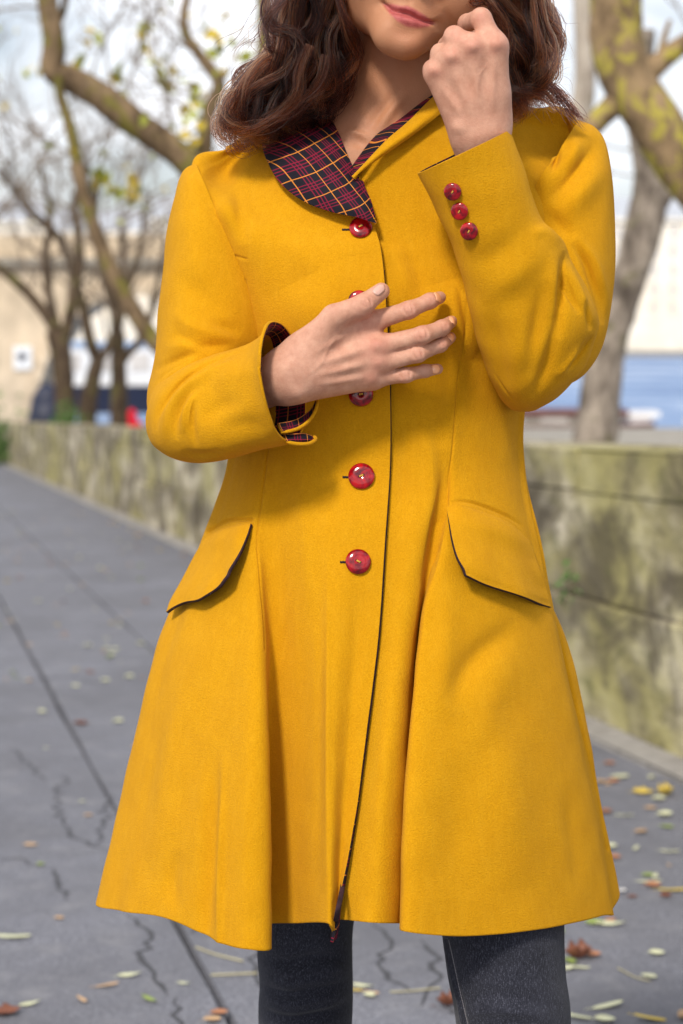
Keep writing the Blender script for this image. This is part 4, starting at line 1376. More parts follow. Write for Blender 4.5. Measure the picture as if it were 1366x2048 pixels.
BLUEP = m_simple('light_blue_awning', (0.35, 0.48, 0.68), 0.6, 0.1, 3, 0.4)
RED = m_simple('red_cloth', (0.62, 0.01, 0.03), 0.8, 0.15, 8, 0.2)
BROWNP = m_simple('brown_paint', (0.16, 0.07, 0.06), 0.6, 0.25, 3, 0.3)

def m_water():
    m = M('river_water')
    n = m.noise(0.9, 4, 0.6, m.coord('Object', (0.35, 1.2, 1)))
    n2 = m.noise(0.22, 6, 0.7, m.coord('Object', (0.5, 0.6, 1)))
    m.set(Base_Color=m.ramp(n2, [(0.36, (0.085, 0.165, 0.34)), (0.52, (0.17, 0.27, 0.46)), (0.68, (0.46, 0.54, 0.66))]), Roughness=0.45, Specular_IOR_Level=0.25)
    m.bump(n, 0.9, 0.35)
    return m.mat
WATER = m_water()

# ------------------------------------------------------------------ path, kerb
def sheet_strip(name, v0, v1, u0, u1, h0, h1, mat, step=0.22, jit=0.0, seed=1):
    """a slab between v0 and v1 along the path, with worn edges"""
    r = np.random.default_rng(seed)
    us = np.arange(u0, u1 + step, step)
    def edge(v):
        n = r.normal(size=len(us)) * jit
        n = np.convolve(n, [.25, .5, .25], 'same')
        return v + n
    a, b = edge(v0), edge(v1)
    V = []
    for u, x, y in zip(us, a, b):
        V += [Q(u, x, h0), Q(u, x + .004, h1), Q(u, y - .004, h1), Q(u, y, h0)]
    Fq = []
    for i in range(len(us) - 1):
        k = 4 * i
        for j in range(3):
            Fq.append((k + j, k + j + 1, k + j + 5, k + j + 4))
    Fq += [(0, 3, 2, 1), tuple(len(V) - 4 + i for i in range(4))]
    return mesh(name, V, [f[::-1] for f in Fq], [mat], None, False)
pb = mesh('path_base', [Q(-6, -60, -.028), Q(-6, 2.6, -.028), Q(55.2, 2.6, -.028), Q(55.2, -60, -.028)], [(0, 1, 2, 3)], [BASE], None, False)
tag(pb, kind='structure')
for i, (v0, v1) in enumerate(((-60, .555), (.565, 1.120), (1.130, 2.222))):
    tag(sheet_strip('asphalt_path', v0, v1, -6, 55, -.03, 0, ASPH, .22, .0035, 40 + i), kind='structure')
gr = mesh('ground', [(-400, -60, -4.2), (400, -60, -4.2), (400, 72, -4.2), (-400, 72, -4.2)], [(0, 1, 2, 3)], [QUAYM], None, False)
tag(gr, kind='structure')

def block(u0, u1, v0, v1, h0, h1, b=.012, r=None):
    """a chamfered, slightly uneven stone in the path frame"""
    V = []
    j = (lambda s: r.normal() * s) if r is not None else (lambda s: 0)
    for hh, ins in ((h0, b), (h0 + b, 0), (h1 - b, 0), (h1, b)):
        for uu, vv in ((u0 + ins, v0 + ins), (u1 - ins, v0 + ins), (u1 - ins, v1 - ins), (u0 + ins, v1 - ins)):
            V.append(Q(uu + j(.003), vv + j(.004), hh + j(.002)))
    Fq = [(0, 3, 2, 1), (12, 13, 14, 15)]
    for l in range(3):
        for i in range(4):
            a, c = l * 4 + i, l * 4 + (i + 1) % 4
            Fq.append((a, c, c + 4, a + 4))
    return V, Fq
r_ = np.random.default_rng(12)
kerb = mesh('kerb', *block(1.0, 55, 2.235, 2.368, -.02, .004, .004), [BASE], None, False)
tag(kerb, kind='structure')
u = 1.2
while u < 40:
    L = .9 + .2 * r_.random()
    V, Fq = block(u, u + L - .012, 2.228, 2.370, -.02, .016 + r_.normal() * .002, .008, r_)
    o = mesh('kerb_stone', V, Fq, [KERBM], None, False); o.parent = kerb
    u += L
V, Fq = block(40, 55, 2.228, 2.370, -.02, .016, .008)
o = mesh('kerb_run', V, Fq, [KERBM], kerb, False); tag(o, kind='stuff')

wall = empty('parapet_wall', tuple(Q(6, 2.6)))
tag(wall, 'long mossy stone parapet wall running along the path behind the woman', 'wall')
adopt(mesh('wall_core', *block(.6, 54.6, 2.408, 2.80, -.1, .94, .01), [STONE], None, False), wall)
for (h0, h1, v0, L0, sd) in ((-.02, .418, 2.372, 1.25, 3), (.421, .803, 2.398, 1.05, 4), (.806, .965, 2.394, 1.45, 5)):
    r_ = np.random.default_rng(sd)
    u = .6 + r_.random() * .4
    first = True
    while u < 53.6:
        L = L0 * (.75 + .5 * r_.random())
        dv = r_.normal() * .006
        V, Fq = block(u, u + L - .006, v0 + dv, 2.83, h0, h1 + r_.normal() * .003, .009, r_)
        o = mesh('coping_stone' if h0 > .8 else 'stone_block', V, Fq, [STONE], None, False)
        adopt(o, wall)
        u += L

# cracks in the asphalt: bitumen-filled lines, standing a little proud
CRACK = m_simple('bitumen', (0.055, 0.054, 0.06), 0.8, 0.3, 60)
def crack(pts, w=.006):
    r = np.random.default_rng(int(pts[0][0] * 7 + pts[0][1]))
    uv = np.array([G(x, y) for x, y in pts])
    q = [uv[0]]
    for a, b in zip(uv[:-1], uv[1:]):
        n = max(2, int(np.linalg.norm(b - a) / .035))
        for i in range(1, n + 1):
            q.append(a + (b - a) * i / n + (r.normal(size=2) * .009 if i < n else 0))
    q = np.array(q)
    T = np.gradient(q, axis=0); T /= np.linalg.norm(T, axis=1, keepdims=True) + 1e-9
    S = np.stack([-T[:, 1], T[:, 0]], 1)
    ww = w * (.45 + .9 * r.random(len(q))) * np.clip(np.minimum(np.arange(len(q)), np.arange(len(q))[::-1]) / 2, .15, 1)
    V, Fq = [], []
    for (c, s, k) in zip(q, S, ww):
        for o_, h in ((-k, .0005), (-k * .5, .0018), (k * .5, .0018), (k, .0005)):
            V.append(Q(*(c + s * o_), h))
    for i in range(len(q) - 1):
        for j in range(3):
            k = 4 * i + j
            Fq.append((k, k + 1, k + 5, k + 4))
    tag(mesh('path_crack', V, Fq, [CRACK], None, False), kind='structure')
for c in [[(138, 1552), (110, 1598), (128, 1636), (140, 1668), (176, 1690), (226, 1702)], [(108, 1735), (119, 1770), (136, 1802)], [(252, 1832), (290, 1856), (304, 1878), (274, 1905), (295, 1932), (308, 1960), (332, 1992)],
          [(352, 1994), (344, 2030), (374, 2066)], [(742, 1845), (772, 1872), (782, 1898), (754, 1928), (800, 1968), (812, 1984)], [(842, 2014), (860, 1972), (882, 1950), (868, 1908), (840, 1880)], [(508, 1872), (496, 1918), (512, 1938), (520, 1968), (546, 2006)],
          [(18, 1498), (60, 1530), (92, 1560)], [(60, 1360), (140, 1352), (200, 1368)], [(880, 2010), (905, 2026), (940, 2040)], [(380, 1868), (405, 1858), (428, 1850)], [(226, 1590), (205, 1640), (190, 1690)], [(0, 1720), (40, 1716), (80, 1735)]]:
    crack(c, .0055)

# ------------------------------------------------------------------ tubes and trees
def tube(pts, rad, ns=12, rough=0.0, seed=0, step=None):
    pts = np.asarray(pts, float); rad = np.asarray(rad, float)
    n = max(3, (len(pts) - 1) * (step or 6) + 1)
    q = catmull(np.concatenate([pts, rad[:, None]], 1), n) if len(pts) > 2 else np.concatenate([pts, rad[:, None]], 1)
    p, r = q[:, :3], np.maximum(q[:, 3], .0005)
    T = np.gradient(p, axis=0); T /= np.linalg.norm(T, axis=1, keepdims=True) + 1e-12
    ref = np.array([0.31, -.83, .47])
    A = np.cross(T, ref); A /= np.linalg.norm(A, axis=1, keepdims=True) + 1e-9
    B = np.cross(T, A)
    th = np.linspace(0, 2 * np.pi, ns, endpoint=False)
    V = p[:, None] + r[:, None, None] * (np.cos(th)[None, :, None] * A[:, None] + np.sin(th)[None, :, None] * B[:, None])
    if rough:
        f = V.reshape(-1, 3)
        d = smoothn(f, seed, 1.6 / max(r.mean(), .02)) * .55 + smoothn(f, seed + 1, 4.5 / max(r.mean(), .02)) * .3
        V = p[:, None] + (V - p[:, None]) * (1 + rough * d.reshape(len(p), ns))[..., None]
    idx = np.arange(len(p) * ns).reshape(-1, ns); nx = np.roll(idx, -1, 1)
    Fq = np.stack([idx[:-1], nx[:-1], nx[1:], idx[1:]], -1).reshape(-1, 4)
    return V.reshape(-1, 3), Fq
def joined(name, tubes, mats, parent=None, **k):
    Vs, Fs, n = [], [], 0
    for V, Fq in tubes:
        Vs.append(V); Fs.append(Fq + n); n += len(V)
    o = mesh(name, np.concatenate(Vs), np.concatenate(Fs), mats, None, True)
    if parent is not None: adopt(o, parent)
    return tag(o, **k)
def limb_px(pts, Y, wpx, **k):
    Y = np.broadcast_to(np.asarray(Y, float), (len(pts),))
    p = np.array([P(x, y, yy) for (x, y), yy in zip(pts, Y)])
    r = np.interp(np.linspace(0, 1, len(pts)), np.linspace(0, 1, len(wpx)), wpx) * Y / F / 2
    return tube(p, r, **k), p, r

def grow(start, d, length, radius, depth, out, r, droop=0.0, tips=None):
    n = 5
    p = [np.array(start)]
    d = d / np.linalg.norm(d)
    for i in range(n):
        d = d + r.normal(size=3) * .16 + np.array([0, 0, .05 - droop])
        d /= np.linalg.norm(d)
        p.append(p[-1] + d * length / n)
    p = np.array(p)
    out.append(tube(p, np.linspace(radius, radius * .45, n + 1), 5 if radius < .03 else 7, 0.0, 0, 2))
    if depth == 0:
        if tips is not None: tips.append(p[-1])
        return
    for k in range(3 if depth > 1 else 4):
        i = r.integers(2, n + 1)
        ax = r.normal(size=3); ax -= d * (ax @ d); ax /= np.linalg.norm(ax)
        nd = d * (.75 + .3 * r.random()) + ax * (.5 + .5 * r.random())
        grow(p[i], nd, length * (.55 + .25 * r.random()), max(radius * .5, .004), depth - 1, out, r, droop, tips)

def leaf_cloud(name, pts, size, mats, parent, r, per=3, spread=.12):
    V, Fq, mi = [], [], []
    for c in pts:
        for _ in range(per):
            q = np.array(c) + r.normal(size=3) * spread
            a = r.normal(size=3); a /= np.linalg.norm(a)
            b = np.cross(a, r.normal(size=3)); b /= np.linalg.norm(b); n = np.cross(a, b)
            s = size * (.6 + .8 * r.random()); k = len(V)
            V += [q - a * s * .5, q + b * s * .35 + n * s * .06, q + a * s * .55, q - b * s * .35 + n * s * .06]
            Fq += [(k, k + 1, k + 2), (k, k + 2, k + 3)]
            m_ = r.integers(0, len(mats)); mi += [m_, m_]
    o = mesh(name, V, Fq, mats, None, False, mi)
    adopt(o, parent)
    return tag(o, kind='stuff')
BARK_L = m_bark('warm_bark', (0.10, 0.066, 0.038), (0.27, 0.185, 0.105), (0.17, 0.15, 0.03), .45, 7)
BARK_D = m_bark('dark_bark', (0.045, 0.03, 0.020), (0.12, 0.082, 0.050), (0.12, 0.11, 0.03), .3, 5)
BARK_M = m_bark('lichen_bark', (0.12, 0.08, 0.045), (0.32, 0.22, 0.12), (0.40, 0.34, 0.06), .50, 9)
BARK_P = m_bark('plane_bark', (0.06, 0.045, 0.035), (0.37, 0.31, 0.25), (0.12, 0.11, 0.05), .22, 4.2)
TWIG = m_simple('twig_bark', (0.20, 0.155, 0.115), 0.9, 0.2, 4, 0.2)
YLEAF = m_simple('yellow_leaf', (0.62, 0.46, 0.05), 0.7, 0.2, 6, 0.3)
GLEAF = m_simple('yellow_green_leaf', (0.36, 0.38, 0.06), 0.7, 0.2, 6, 0.3)
GREEN = m_simple('green_leaf', (0.07, 0.16, 0.03), 0.7, 0.3, 6, 0.3)
QZ = -2.6
def tree_at(name, label, Y, px, group=None):
    o = empty(name, tuple(np.append(P(px, 650, Y)[:2], QZ)))
    return tag(o, label, 'tree', group)
def foot(px, Y): return np.append(P(px, 650, Y)[:2], QZ - .1)

# the bare tree whose limbs sweep out to the left from behind the woman
Y = 16.0
t1 = tree_at('plane_tree', 'bare tree with olive mossy limbs arching up left from behind her shoulder', Y, 505)
(tb, p, r), = [limb_px([(455, 500), (478, 640), (498, 760), (506, 900)], Y, [66, 92, 104], ns=20, rough=.10, seed=2)]
V2, F2 = tube([p[-1], foot(508, Y)], [.21, .25], 20)
joined('trunk', [tb, (V2, F2)], [BARK_L], t1)
for pts, w, sd in [([(468, 560), (425, 405), (386, 336), (330, 288), (262, 240), (192, 186), (136, 156), (106, 138), (108, 84), (97, 20), (84, -90)], [60, 58, 58, 58, 50, 44, 40], 3),
                   ([(404, 352), (416, 232), (438, 168), (404, 116), (374, 74), (368, 24), (390, -60)], [36, 30, 24, 18, 14], 4),
                   ([(500, 770), (400, 752), (318, 692), (256, 602), (206, 502), (166, 382), (142, 262), (122, 196), (114, 150)], [40, 38, 34, 28, 22, 18], 5),
                   ([(460, 520), (505, 300), (524, 150), (530, 40), (520, -80)], [44, 36, 32, 30], 6),
                   ([(104, 60), (126, 22), (140, -70)], [20, 15, 12], 7)]:
    tb, p, r = limb_px(pts, Y + np.linspace(0, -.4, len(pts)), w, ns=14, rough=.12, seed=sd)
    joined('limb', [tb], [BARK_L], t1)
rg = np.random.default_rng(4)
tw, tips = [], []
for (x, y, dx, dz, L) in [(330, 285, .3, 1, 1.2), (250, 232, -.4, 1, 1.2), (180, 180, .1, 1, 1.0), (395, 110, -.7, .5, 1.0), (420, 200, -1, .2, .9), (372, 60, -.8, .6, 1.0), (438, 165, .6, .8, .8), (300, 270, -.2, -1, .8),
                         (206, 500, -.3, 1, 1.0), (256, 600, .4, .9, .8), (160, 370, .6, .8, .9), (100, 20, -1, .3, 1.0), (310, 15, -.3, -1, 1.1), (290, 0, .2, -1, 1.2), (410, 250, -1, -.1, .8), (395, 235, -1, .5, .8)]:
    grow(P(x, y, Y - .1), np.array([dx, rg.normal() * .3, dz]), L * .75, .012, 2, tw, rg, 0, tips)
joined('twigs', tw, [TWIG], t1, kind='stuff')
leafpx = [(318, 128), (326, 150), (300, 118), (395, 212), (378, 236), (402, 252), (388, 262), (420, 150), (196, 362), (218, 372), (232, 388), (268, 408), (196, 352), (458, 48), (474, 84), (484, 116), (410, 68), (288, 60), (186, 70), (330, 170), (366, 240), (405, 180), (60, 140), (222, 150), (158, 140), (272, 372), (350, 20), (440, 90)]
leaf_cloud('leaves', [P(x, y, Y - .3 + .6 * rg.random()) for x, y in leafpx], .12, [YLEAF, GLEAF], t1, rg, 4, .045)
leaf_cloud('leaves', [q for q in tips if rg.random() < .16], .10, [YLEAF, GLEAF], t1, rg, 1, .03)

# a cluster of three forked trees on the lower quay
Yf = 36.0
for label, trunk, forks, w in [
    ('forked dark trunk furthest left of the far trees, in front of the bridge pier', [(132, 900), (130, 800), (124, 720), (112, 660)], [([(112, 660), (92, 630), (55, 585), (10, 545), (-50, 500)], [26, 16]), ([(122, 690), (138, 640), (150, 580), (160, 510), (150, 420), (165, 330)], [28, 12]), ([(112, 655), (100, 600), (92, 520), (100, 430), (80, 330)], [22, 10])], [40, 42, 42]),
    ('slim forked trunk in the middle of the far trees before the bridge arch', [(172, 900), (176, 810), (184, 770), (196, 720)], [([(196, 720), (180, 680), (170, 630), (150, 560), (120, 480), (60, 420), (0, 340)], [26, 14]), ([(196, 722), (218, 690), (236, 640), (250, 560), (240, 440)], [20, 10])], [40, 36, 28]),
    ('straight dark trunk furthest right of the far trees, beside her sleeve', [(238, 900), (238, 800), (237, 740), (235, 665)], [([(235, 668), (228, 610), (205, 540), (190, 440), (200, 330)], [26, 11]), ([(237, 735), (256, 706), (282, 678), (310, 600), (330, 480)], [20, 10]), ([(235, 660), (250, 590), (280, 500), (290, 400)], [20, 9])], [38, 34, 28])]:
    t = tree_at('quay_tree', label, Yf, trunk[0][0], 'bare trees on the lower quay')
    tb, p, r = limb_px(trunk, Yf, w, ns=12, rough=.14, seed=int(trunk[0][0]))
    joined('trunk', [tb, tube([foot(trunk[0][0], Yf), p[0]], [.22, r[0]], 12)], [BARK_D], t)
    rg = np.random.default_rng(trunk[0][0])
    tw, tips = [], []
    for pts, ww in forks:
        tb, p, r = limb_px(pts, Yf + np.linspace(0, rg.normal() * 1.2, len(pts)), ww, ns=9, rough=.1, seed=5)
        joined('limb', [tb], [BARK_D], t)
        for i in range(1, len(p)):
            for _ in range(1):
                grow(p[i], np.array([rg.normal(), rg.normal() * .5, .9]), 1.9 + rg.random() * 1.2, .028, 2, tw, rg, .01, tips)
    joined('twigs', tw, [TWIG], t, kind='stuff')
    leaf_cloud('leaves', [q for q in tips if rg.random() < .05], .16, [YLEAF, GLEAF], t, rg, 1, .05)
    Yf += 2.5

# trees further along the quay whose fine twigs veil the sky
for px, Yt, h, sd, label in ((-40, 52, 13, 1, 'bare twiggy tree at the left edge veiling the sky above the bridge'), (640, 60, 15, 7, 'bare twiggy tree standing directly behind the woman')):
    t = tree_at('bare_tree', label, Yt, px)
    rg = np.random.default_rng(sd)
    b = foot(px, Yt)
    p = np.array([b, b + [0, 0, 2.5], b + [.2, 0, 4.2], b + [.1, 0, 6.0], b + [.3, 0, 8.5]])
    joined('trunk', [tube(p, [.3, .26, .22, .17, .10], 10, .1, sd)], [BARK_D], t)
    tw = []
    for i in range(6):
        z = 3.8 + 5 * rg.random(); a = rg.random() * 6.28
        grow(b + np.array([.2, 0, z]), np.array([math.cos(a), math.sin(a), .8]), h * .30, .045, 2, tw, rg, .0)
    joined('twigs', tw, [TWIG], t, kind='stuff')

# right: thick limb with yellow lichen, nearer than the leaning tree
Y = 12.0
t = tree_at('plane_tree', 'thick tree limb blotched with yellow lichen at the upper right', Y, 1580)
tb, p, r = limb_px([(1640, 1100), (1620, 800), (1560, 600), (1470, 460), (1392, 366), (1342, 296), (1294, 222), (1254, 152), (1234, 84), (1232, 0), (1236, -140)], Y, [150, 140, 112, 104, 104, 106, 104, 98], ns=26, rough=.10, seed=12, step=10)
joined('trunk', [tb, tube([foot(1640, Y), p[0]], [.27, r[0]], 20)], [BARK_M], t)
for pts, w, sd in [([(1268, 160), (1310, 132), (1350, 100), (1420, 50)], [54, 42, 34], 2), ([(1262, 168), (1230, 206), (1196, 240), (1160, 280), (1120, 330)], [50, 44, 40], 3), ([(1340, 40), (1330, 70), (1316, 124)], [8, 12, 16], 5)]:
    tb, p, r = limb_px(pts, Y, w, ns=14, rough=.10, seed=sd)
    joined('limb', [tb], [BARK_M], t)
Y = 22.0
t = tree_at('plane_tree', 'leaning mottled plane tree trunk rising between the wall and the river', Y, 1195)
tb, p, r = limb_px([(1196, 1010), (1192, 890), (1202, 780), (1222, 660), (1256, 560), (1286, 462), (1302, 382), (1292, 300), (1276, 220), (1290, 60)], Y, [110, 84, 78, 72, 76, 64, 50, 44], ns=22, rough=.12, seed=8, step=9)
joined('trunk', [tb, tube([foot(1198, Y), p[0]], [.36, r[0]], 18)], [BARK_P], t)
tb, p, r = limb_px([(1290, 440), (1312, 392), (1344, 362), (1400, 300), (1460, 200)], Y, [70, 52, 40], ns=16, rough=.12, seed=9)
joined('limb', [tb], [BARK_P], t)
tw = []; rg = np.random.default_rng(6)
for q in p[2:]: grow(q, np.array([rg.normal(), 0, 1.]), 1.4, .02, 2, tw, rg)
for (x, y) in ((1215, 250), (1260, 300), (1240, 560), (1300, 350)): grow(P(x, y, Y), np.array([-.8, 0, -.1]), 1.0, .012, 2, tw, rg)
joined('twigs', tw, [TWIG], t, kind='stuff')
Y = 30.0
t = tree_at('plane_tree', 'pale smooth tree trunk half hidden behind her hair', Y, 900)
tb, p, r = limb_px([(900, 900), (1020, 520), (1130, 330), (1164, 210), (1170, 90), (1162, -80)], Y, [60, 52, 44, 42], ns=16, rough=.08, seed=4)
joined('trunk', [tb, tube([foot(900, Y), p[0]], [.32, r[0]], 14)], [m_bark('pale_bark', (0.30, 0.25, 0.20), (0.50, 0.44, 0.37), (0.2, 0.17, 0.1), .1, 3)], t)

# ------------------------------------------------------------------ quay, river, bridge, far bank
def boxm(x0, x1, y0, y1, z0, z1, name, mats, parent=None, bev=.0):
    V = [(x, y, z) for z in (z0, z1) for x, y in ((x0, y0), (x1, y0), (x1, y1), (x0, y1))]
    o = mesh(name, V, [(0, 3, 2, 1), (4, 5, 6, 7), (0, 1, 5, 4), (1, 2, 6, 5), (2, 3, 7, 6), (3, 0, 4, 7)], mats, None, False)
    if parent is not None: adopt(o, parent)
    return o
WZ = -3.4
# lower quay as a strip beyond the parapet, ending at the water's edge
c = [Q(-10, 2.9), Q(-10, 26), np.array([40., 72., 0]), np.array([-400., 72., 0]), Q(55.1, -420), Q(55.1, -60.5), Q(55.1, 2.9)]
qV = [(p_[0], p_[1], QZ) for p_ in c] + [(p_[0], p_[1], -4.3) for p_ in c]
n_c = len(c)
q_ = mesh('lower_quay', qV, [tuple(range(n_c))[::-1]] + [(i, (i + 1) % n_c, (i + 1) % n_c + n_c, i + n_c) for i in range(n_c)], [QUAYM], None, False)
tag(q_, kind='structure')
rv = mesh('river', [(-500, 70, WZ), (500, 70, WZ), (500, 300, WZ), (-500, 300, WZ)], [(0, 1, 2, 3)], [WATER], None, False)
rv2 = mesh('river', [(41, -60, WZ), (500, -60, WZ), (500, 70, WZ), (41, 70, WZ)], [(0, 1, 2, 3)], [WATER], None, False)
tag(rv, kind='structure'); tag(rv2, kind='structure')
fb = boxm(-520, 520, 292, 900, -5, 1.6, 'far_bank', [QUAYM]); tag(fb, kind='structure')
fw = boxm(-520, 520, 290.5, 291.9, -4.5, 1.9, 'quay_wall', [PALE])
tag(fw, 'pale stone embankment wall along the far side of the river', 'wall')
lb = boxm(-90, 60, 284, 290, -4.5, -2.6, 'low_quay', [KERBM]); tag(lb, kind='structure')

rg = np.random.default_rng(9)
win = None
def building(x0, x1, h, floors, cols, label, rooftype):
    global win
    Yb = 312
    b = empty('building', ((x0 + x1) / 2, Yb, 1.6))
    tag(b, label, 'building', 'pale buildings on the far bank')
    boxm(x0, x1, Yb, Yb + 14, 1.6, 1.6 + h, 'facade', [FACADE], b)
    boxm(x0 - .3, x1 + .3, Yb - .5, Yb, 1.6 + h - .6, 1.6 + h - .02, 'cornice', [PALE], b)
    V = [(x0, Yb + .2, 1.6 + h), (x1, Yb + .2, 1.6 + h), (x1, Yb + 14, 1.6 + h), (x0, Yb + 14, 1.6 + h), (x0 + .4, Yb + 2.6, 1.6 + h + 3.4), (x1 - .4, Yb + 2.6, 1.6 + h + 3.4), (x1 - .4, Yb + 12, 1.6 + h + 3.4), (x0 + .4, Yb + 12, 1.6 + h + 3.4)]
    adopt(mesh('roof', V, [(0, 1, 5, 4), (1, 2, 6, 5), (2, 3, 7, 6), (3, 0, 4, 7), (4, 5, 6, 7)], [ROOFM], None, False), b)
    fh = (h - 1.5) / floors; cw = (x1 - x0) / cols
    for f in range(floors):
        for k in range(cols):
            cx, cz = x0 + (k + .5) * cw, 1.6 + .6 + (f + .5) * fh
            if win is None:
                V = [(sx * .55, 0, sz) for sx, sz in ((-1, -1.05), (1, -1.05), (1, 1.05), (-1, 1.05))] + [(sx * .45, .12, sz * .92) for sx, sz in ((-1, -1.05), (1, -1.05), (1, 1.05), (-1, 1.05))]
                w_ = mesh('window', V, [(0, 1, 5, 4), (1, 2, 6, 5), (2, 3, 7, 6), (3, 0, 4, 7), (4, 5, 6, 7)], [WHITE, GLASS], None, False, [0, 0, 0, 0, 1])
                win = w_
            else:
                w_ = win.copy(); COL.objects.link(w_)
            w_.parent = b; w_.matrix_parent_inverse.identity()
            w_.location = (cx - b.location.x, -.14, cz - b.location.z)
for x0, x1, h, fl_, co_, lab in [(28, 41, 13.5, 4, 4, 'pale far building just beside the leaning trunk, above the river'), (41.4, 56, 16, 5, 5, 'tallest pale far building at the right edge across the river'), (56.4, 72, 14, 4, 5, 'pale far building partly outside the right edge'), (8, 27.6, 15, 4, 6, 'pale far building hidden mostly by her raised sleeve'),
                                 (-62, -46, 15.5, 4, 5, 'pale far building at the left edge above the bridge'), (-45.6, -30, 14, 4, 5, 'pale far building seen above the bridge between the trees'), (-29.6, -12, 16, 4, 5, 'pale far building above the bridge beside her shoulder')]:
    building(x0, x1, h, fl_, co_, lab, 0)

# stone bridge with a wide arch
Yb = 80.0
s_ = Yb / F
def bx(px): return (px - PW / 2) * s_
def bz(py): return CAM[2] - (py - HORIZON) * s_
br = empty('stone_bridge', (bx(30), Yb, -4))
tag(br, 'cream stone arched bridge across the river at the far left', 'bridge')
xs, zb = [], []
AC, AH, SP, AP = 262, 192, 860, 588
for px in np.concatenate([np.linspace(-420, AC - AH - .01, 10), np.linspace(AC - AH, AC + AH, 41), np.linspace(AC + AH + .01, 560, 4), np.linspace(560.01, 760, 3)]):
    xs.append(bx(px))
    if abs(px - AC) <= AH: zb.append(bz(SP - (SP - AP) * math.sqrt(max(0, 1 - ((px - AC) / AH) ** 2))))
    else: zb.append(-4.2)
V, Fq = [], []
zt = bz(530)
for x, z in zip(xs, zb):
    V += [(x, Yb, z), (x, Yb, zt), (x, Yb + 5, zt), (x, Yb + 5, z)]
for i in range(len(xs) - 1):
    k = 4 * i
    for a, b_ in ((0, 1), (1, 2), (2, 3), (3, 0)): Fq.append((k + a, k + 4 + a, k + 4 + b_, k + b_))
Fq += [(0, 1, 2, 3), tuple(len(V) - 4 + i for i in (3, 2, 1, 0))]
adopt(mesh('spandrel_wall', V, Fq, [CREAM], None, False), br)
boxm(bx(-425), bx(765), Yb - .45, Yb + 5.4, bz(530), bz(519), 'cornice', [BROWNP if False else QUAYM], br)
boxm(bx(-425), bx(765), Yb - .15, Yb + .35, bz(519), bz(472), 'parapet', [CREAM], br)
boxm(bx(-425), bx(765), Yb + 4.6, Yb + 5.1, bz(519), bz(472), 'parapet', [CREAM], br)
n_v = 27
for i in range(n_v):
    a0, a1 = math.pi * (i + .04) / n_v, math.pi * (i + .96) / n_v
    V = []
    for y in (Yb - .10, Yb + .3):
        for a, k in ((a0, 1.0), (a1, 1.0), (a1, 1.09), (a0, 1.09)):
            V.append((bx(AC - AH * k * math.cos(a)), y, bz(SP - (SP - AP) * k * math.sin(a)) - .01))
    adopt(mesh('arch_stone', V, [(0, 1, 2, 3), (7, 6, 5, 4), (0, 4, 5, 1), (1, 5, 6, 2), (2, 6, 7, 3), (3, 7, 4, 0)], [CREAM], None, False), br)
sg = boxm(bx(30), bx(66), Yb - .10, Yb - .02, bz(738), bz(692), 'bridge_sign', [WHITE])
tag(sg, 'white square plate with a dark blue cross on the bridge pier', 'sign')
for x0, x1, y0, y1 in ((43, 51, 703, 723), (38, 56, 709, 717)):
    w_ = .012 if x1 - x0 > 10 else .02
    adopt(boxm(bx(x0), bx(x1), Yb - .10 - w_, Yb - .1005, bz(y1), bz(y0), 'cross_mark', [NAVY]), sg)

# moored boats
def boat(name, label, cx, cy, L, W, z_h, hullm, cabinm, roofm, cab_h, cab=(.12, .82)):
    o = empty(name, (cx, cy, WZ))
    tag(o, label, 'boat')
    S = []
    for t_ in np.linspace(0, 1, 13):
        w = W / 2 * (1 - max(0, (t_ - .72) / .28) ** 2 * .92) * (1 - max(0, (.1 - t_) / .1) ** 2 * .3)
        sh = z_h * (1 + .35 * max(0, t_ - .7))
        x = -L / 2 + L * t_
        S.append([(x, -w, sh), (x, -w * .95, -.1), (x, 0, -.3), (x, w * .95, -.1), (x, w, sh)])
    V = np.array(S) + np.array([cx, cy, WZ])
    Fq = []
    for i in range(12):
        for j in range(4): Fq.append((i * 5 + j, (i + 1) * 5 + j, (i + 1) * 5 + j + 1, i * 5 + j + 1))
        Fq.append((i * 5, i * 5 + 4, (i + 1) * 5 + 4, (i + 1) * 5))
    Fq += [(0, 1, 2, 3, 4), (64, 63, 62, 61, 60)]
    adopt(mesh('hull', V.reshape(-1, 3), Fq, [hullm], None, False), o)
    x0, x1 = cx - L / 2 + L * cab[0], cx - L / 2 + L * cab[1]
    boxm(x0, x1, cy - W * .36, cy + W * .36, WZ + z_h * .98, WZ + z_h + cab_h, 'cabin', [cabinm], o)
    boxm(x0 - .3, x1 + .3, cy - W * .40, cy + W * .40, WZ + z_h + cab_h + .002, WZ + z_h + cab_h + .22, 'roof', [roofm], o)
    nw = int((x1 - x0) / 1.6)
    for i in range(nw):
        xx = x0 + (i + .5) * (x1 - x0) / nw
        boxm(xx - .5, xx + .5, cy - W * .36 - .03, cy - W * .36 - .002, WZ + z_h + cab_h * .35, WZ + z_h + cab_h * .8, 'window', [GLASS], o)
    return o
boat('barge', 'white barge with a navy hull seen through the bridge arch', -10.5, 104, 10.6, 4.0, 1.4, NAVY, WHITE, BLUEP, 2.05, (.1, .93))
boat('motorboat', 'small white motorboat moored at the right below the wall', 11.2, 75.2, 4.2, 1.8, .55, WHITE, WHITE, WHITE, .5, (.3, .6))
boat('rowing_boat', 'small white boat moored beside the leaning trunk', 13.6, 74.6, 3.4, 1.6, .5, WHITE, PALE, WHITE, .3, (.4, .6))
boat('houseboat', 'low brown boat moored along the quay under her elbow', 8.2, 74.4, 7.0, 2.6, .8, BROWNP, QUAYM, BROWNP, .35, (.1, .8))

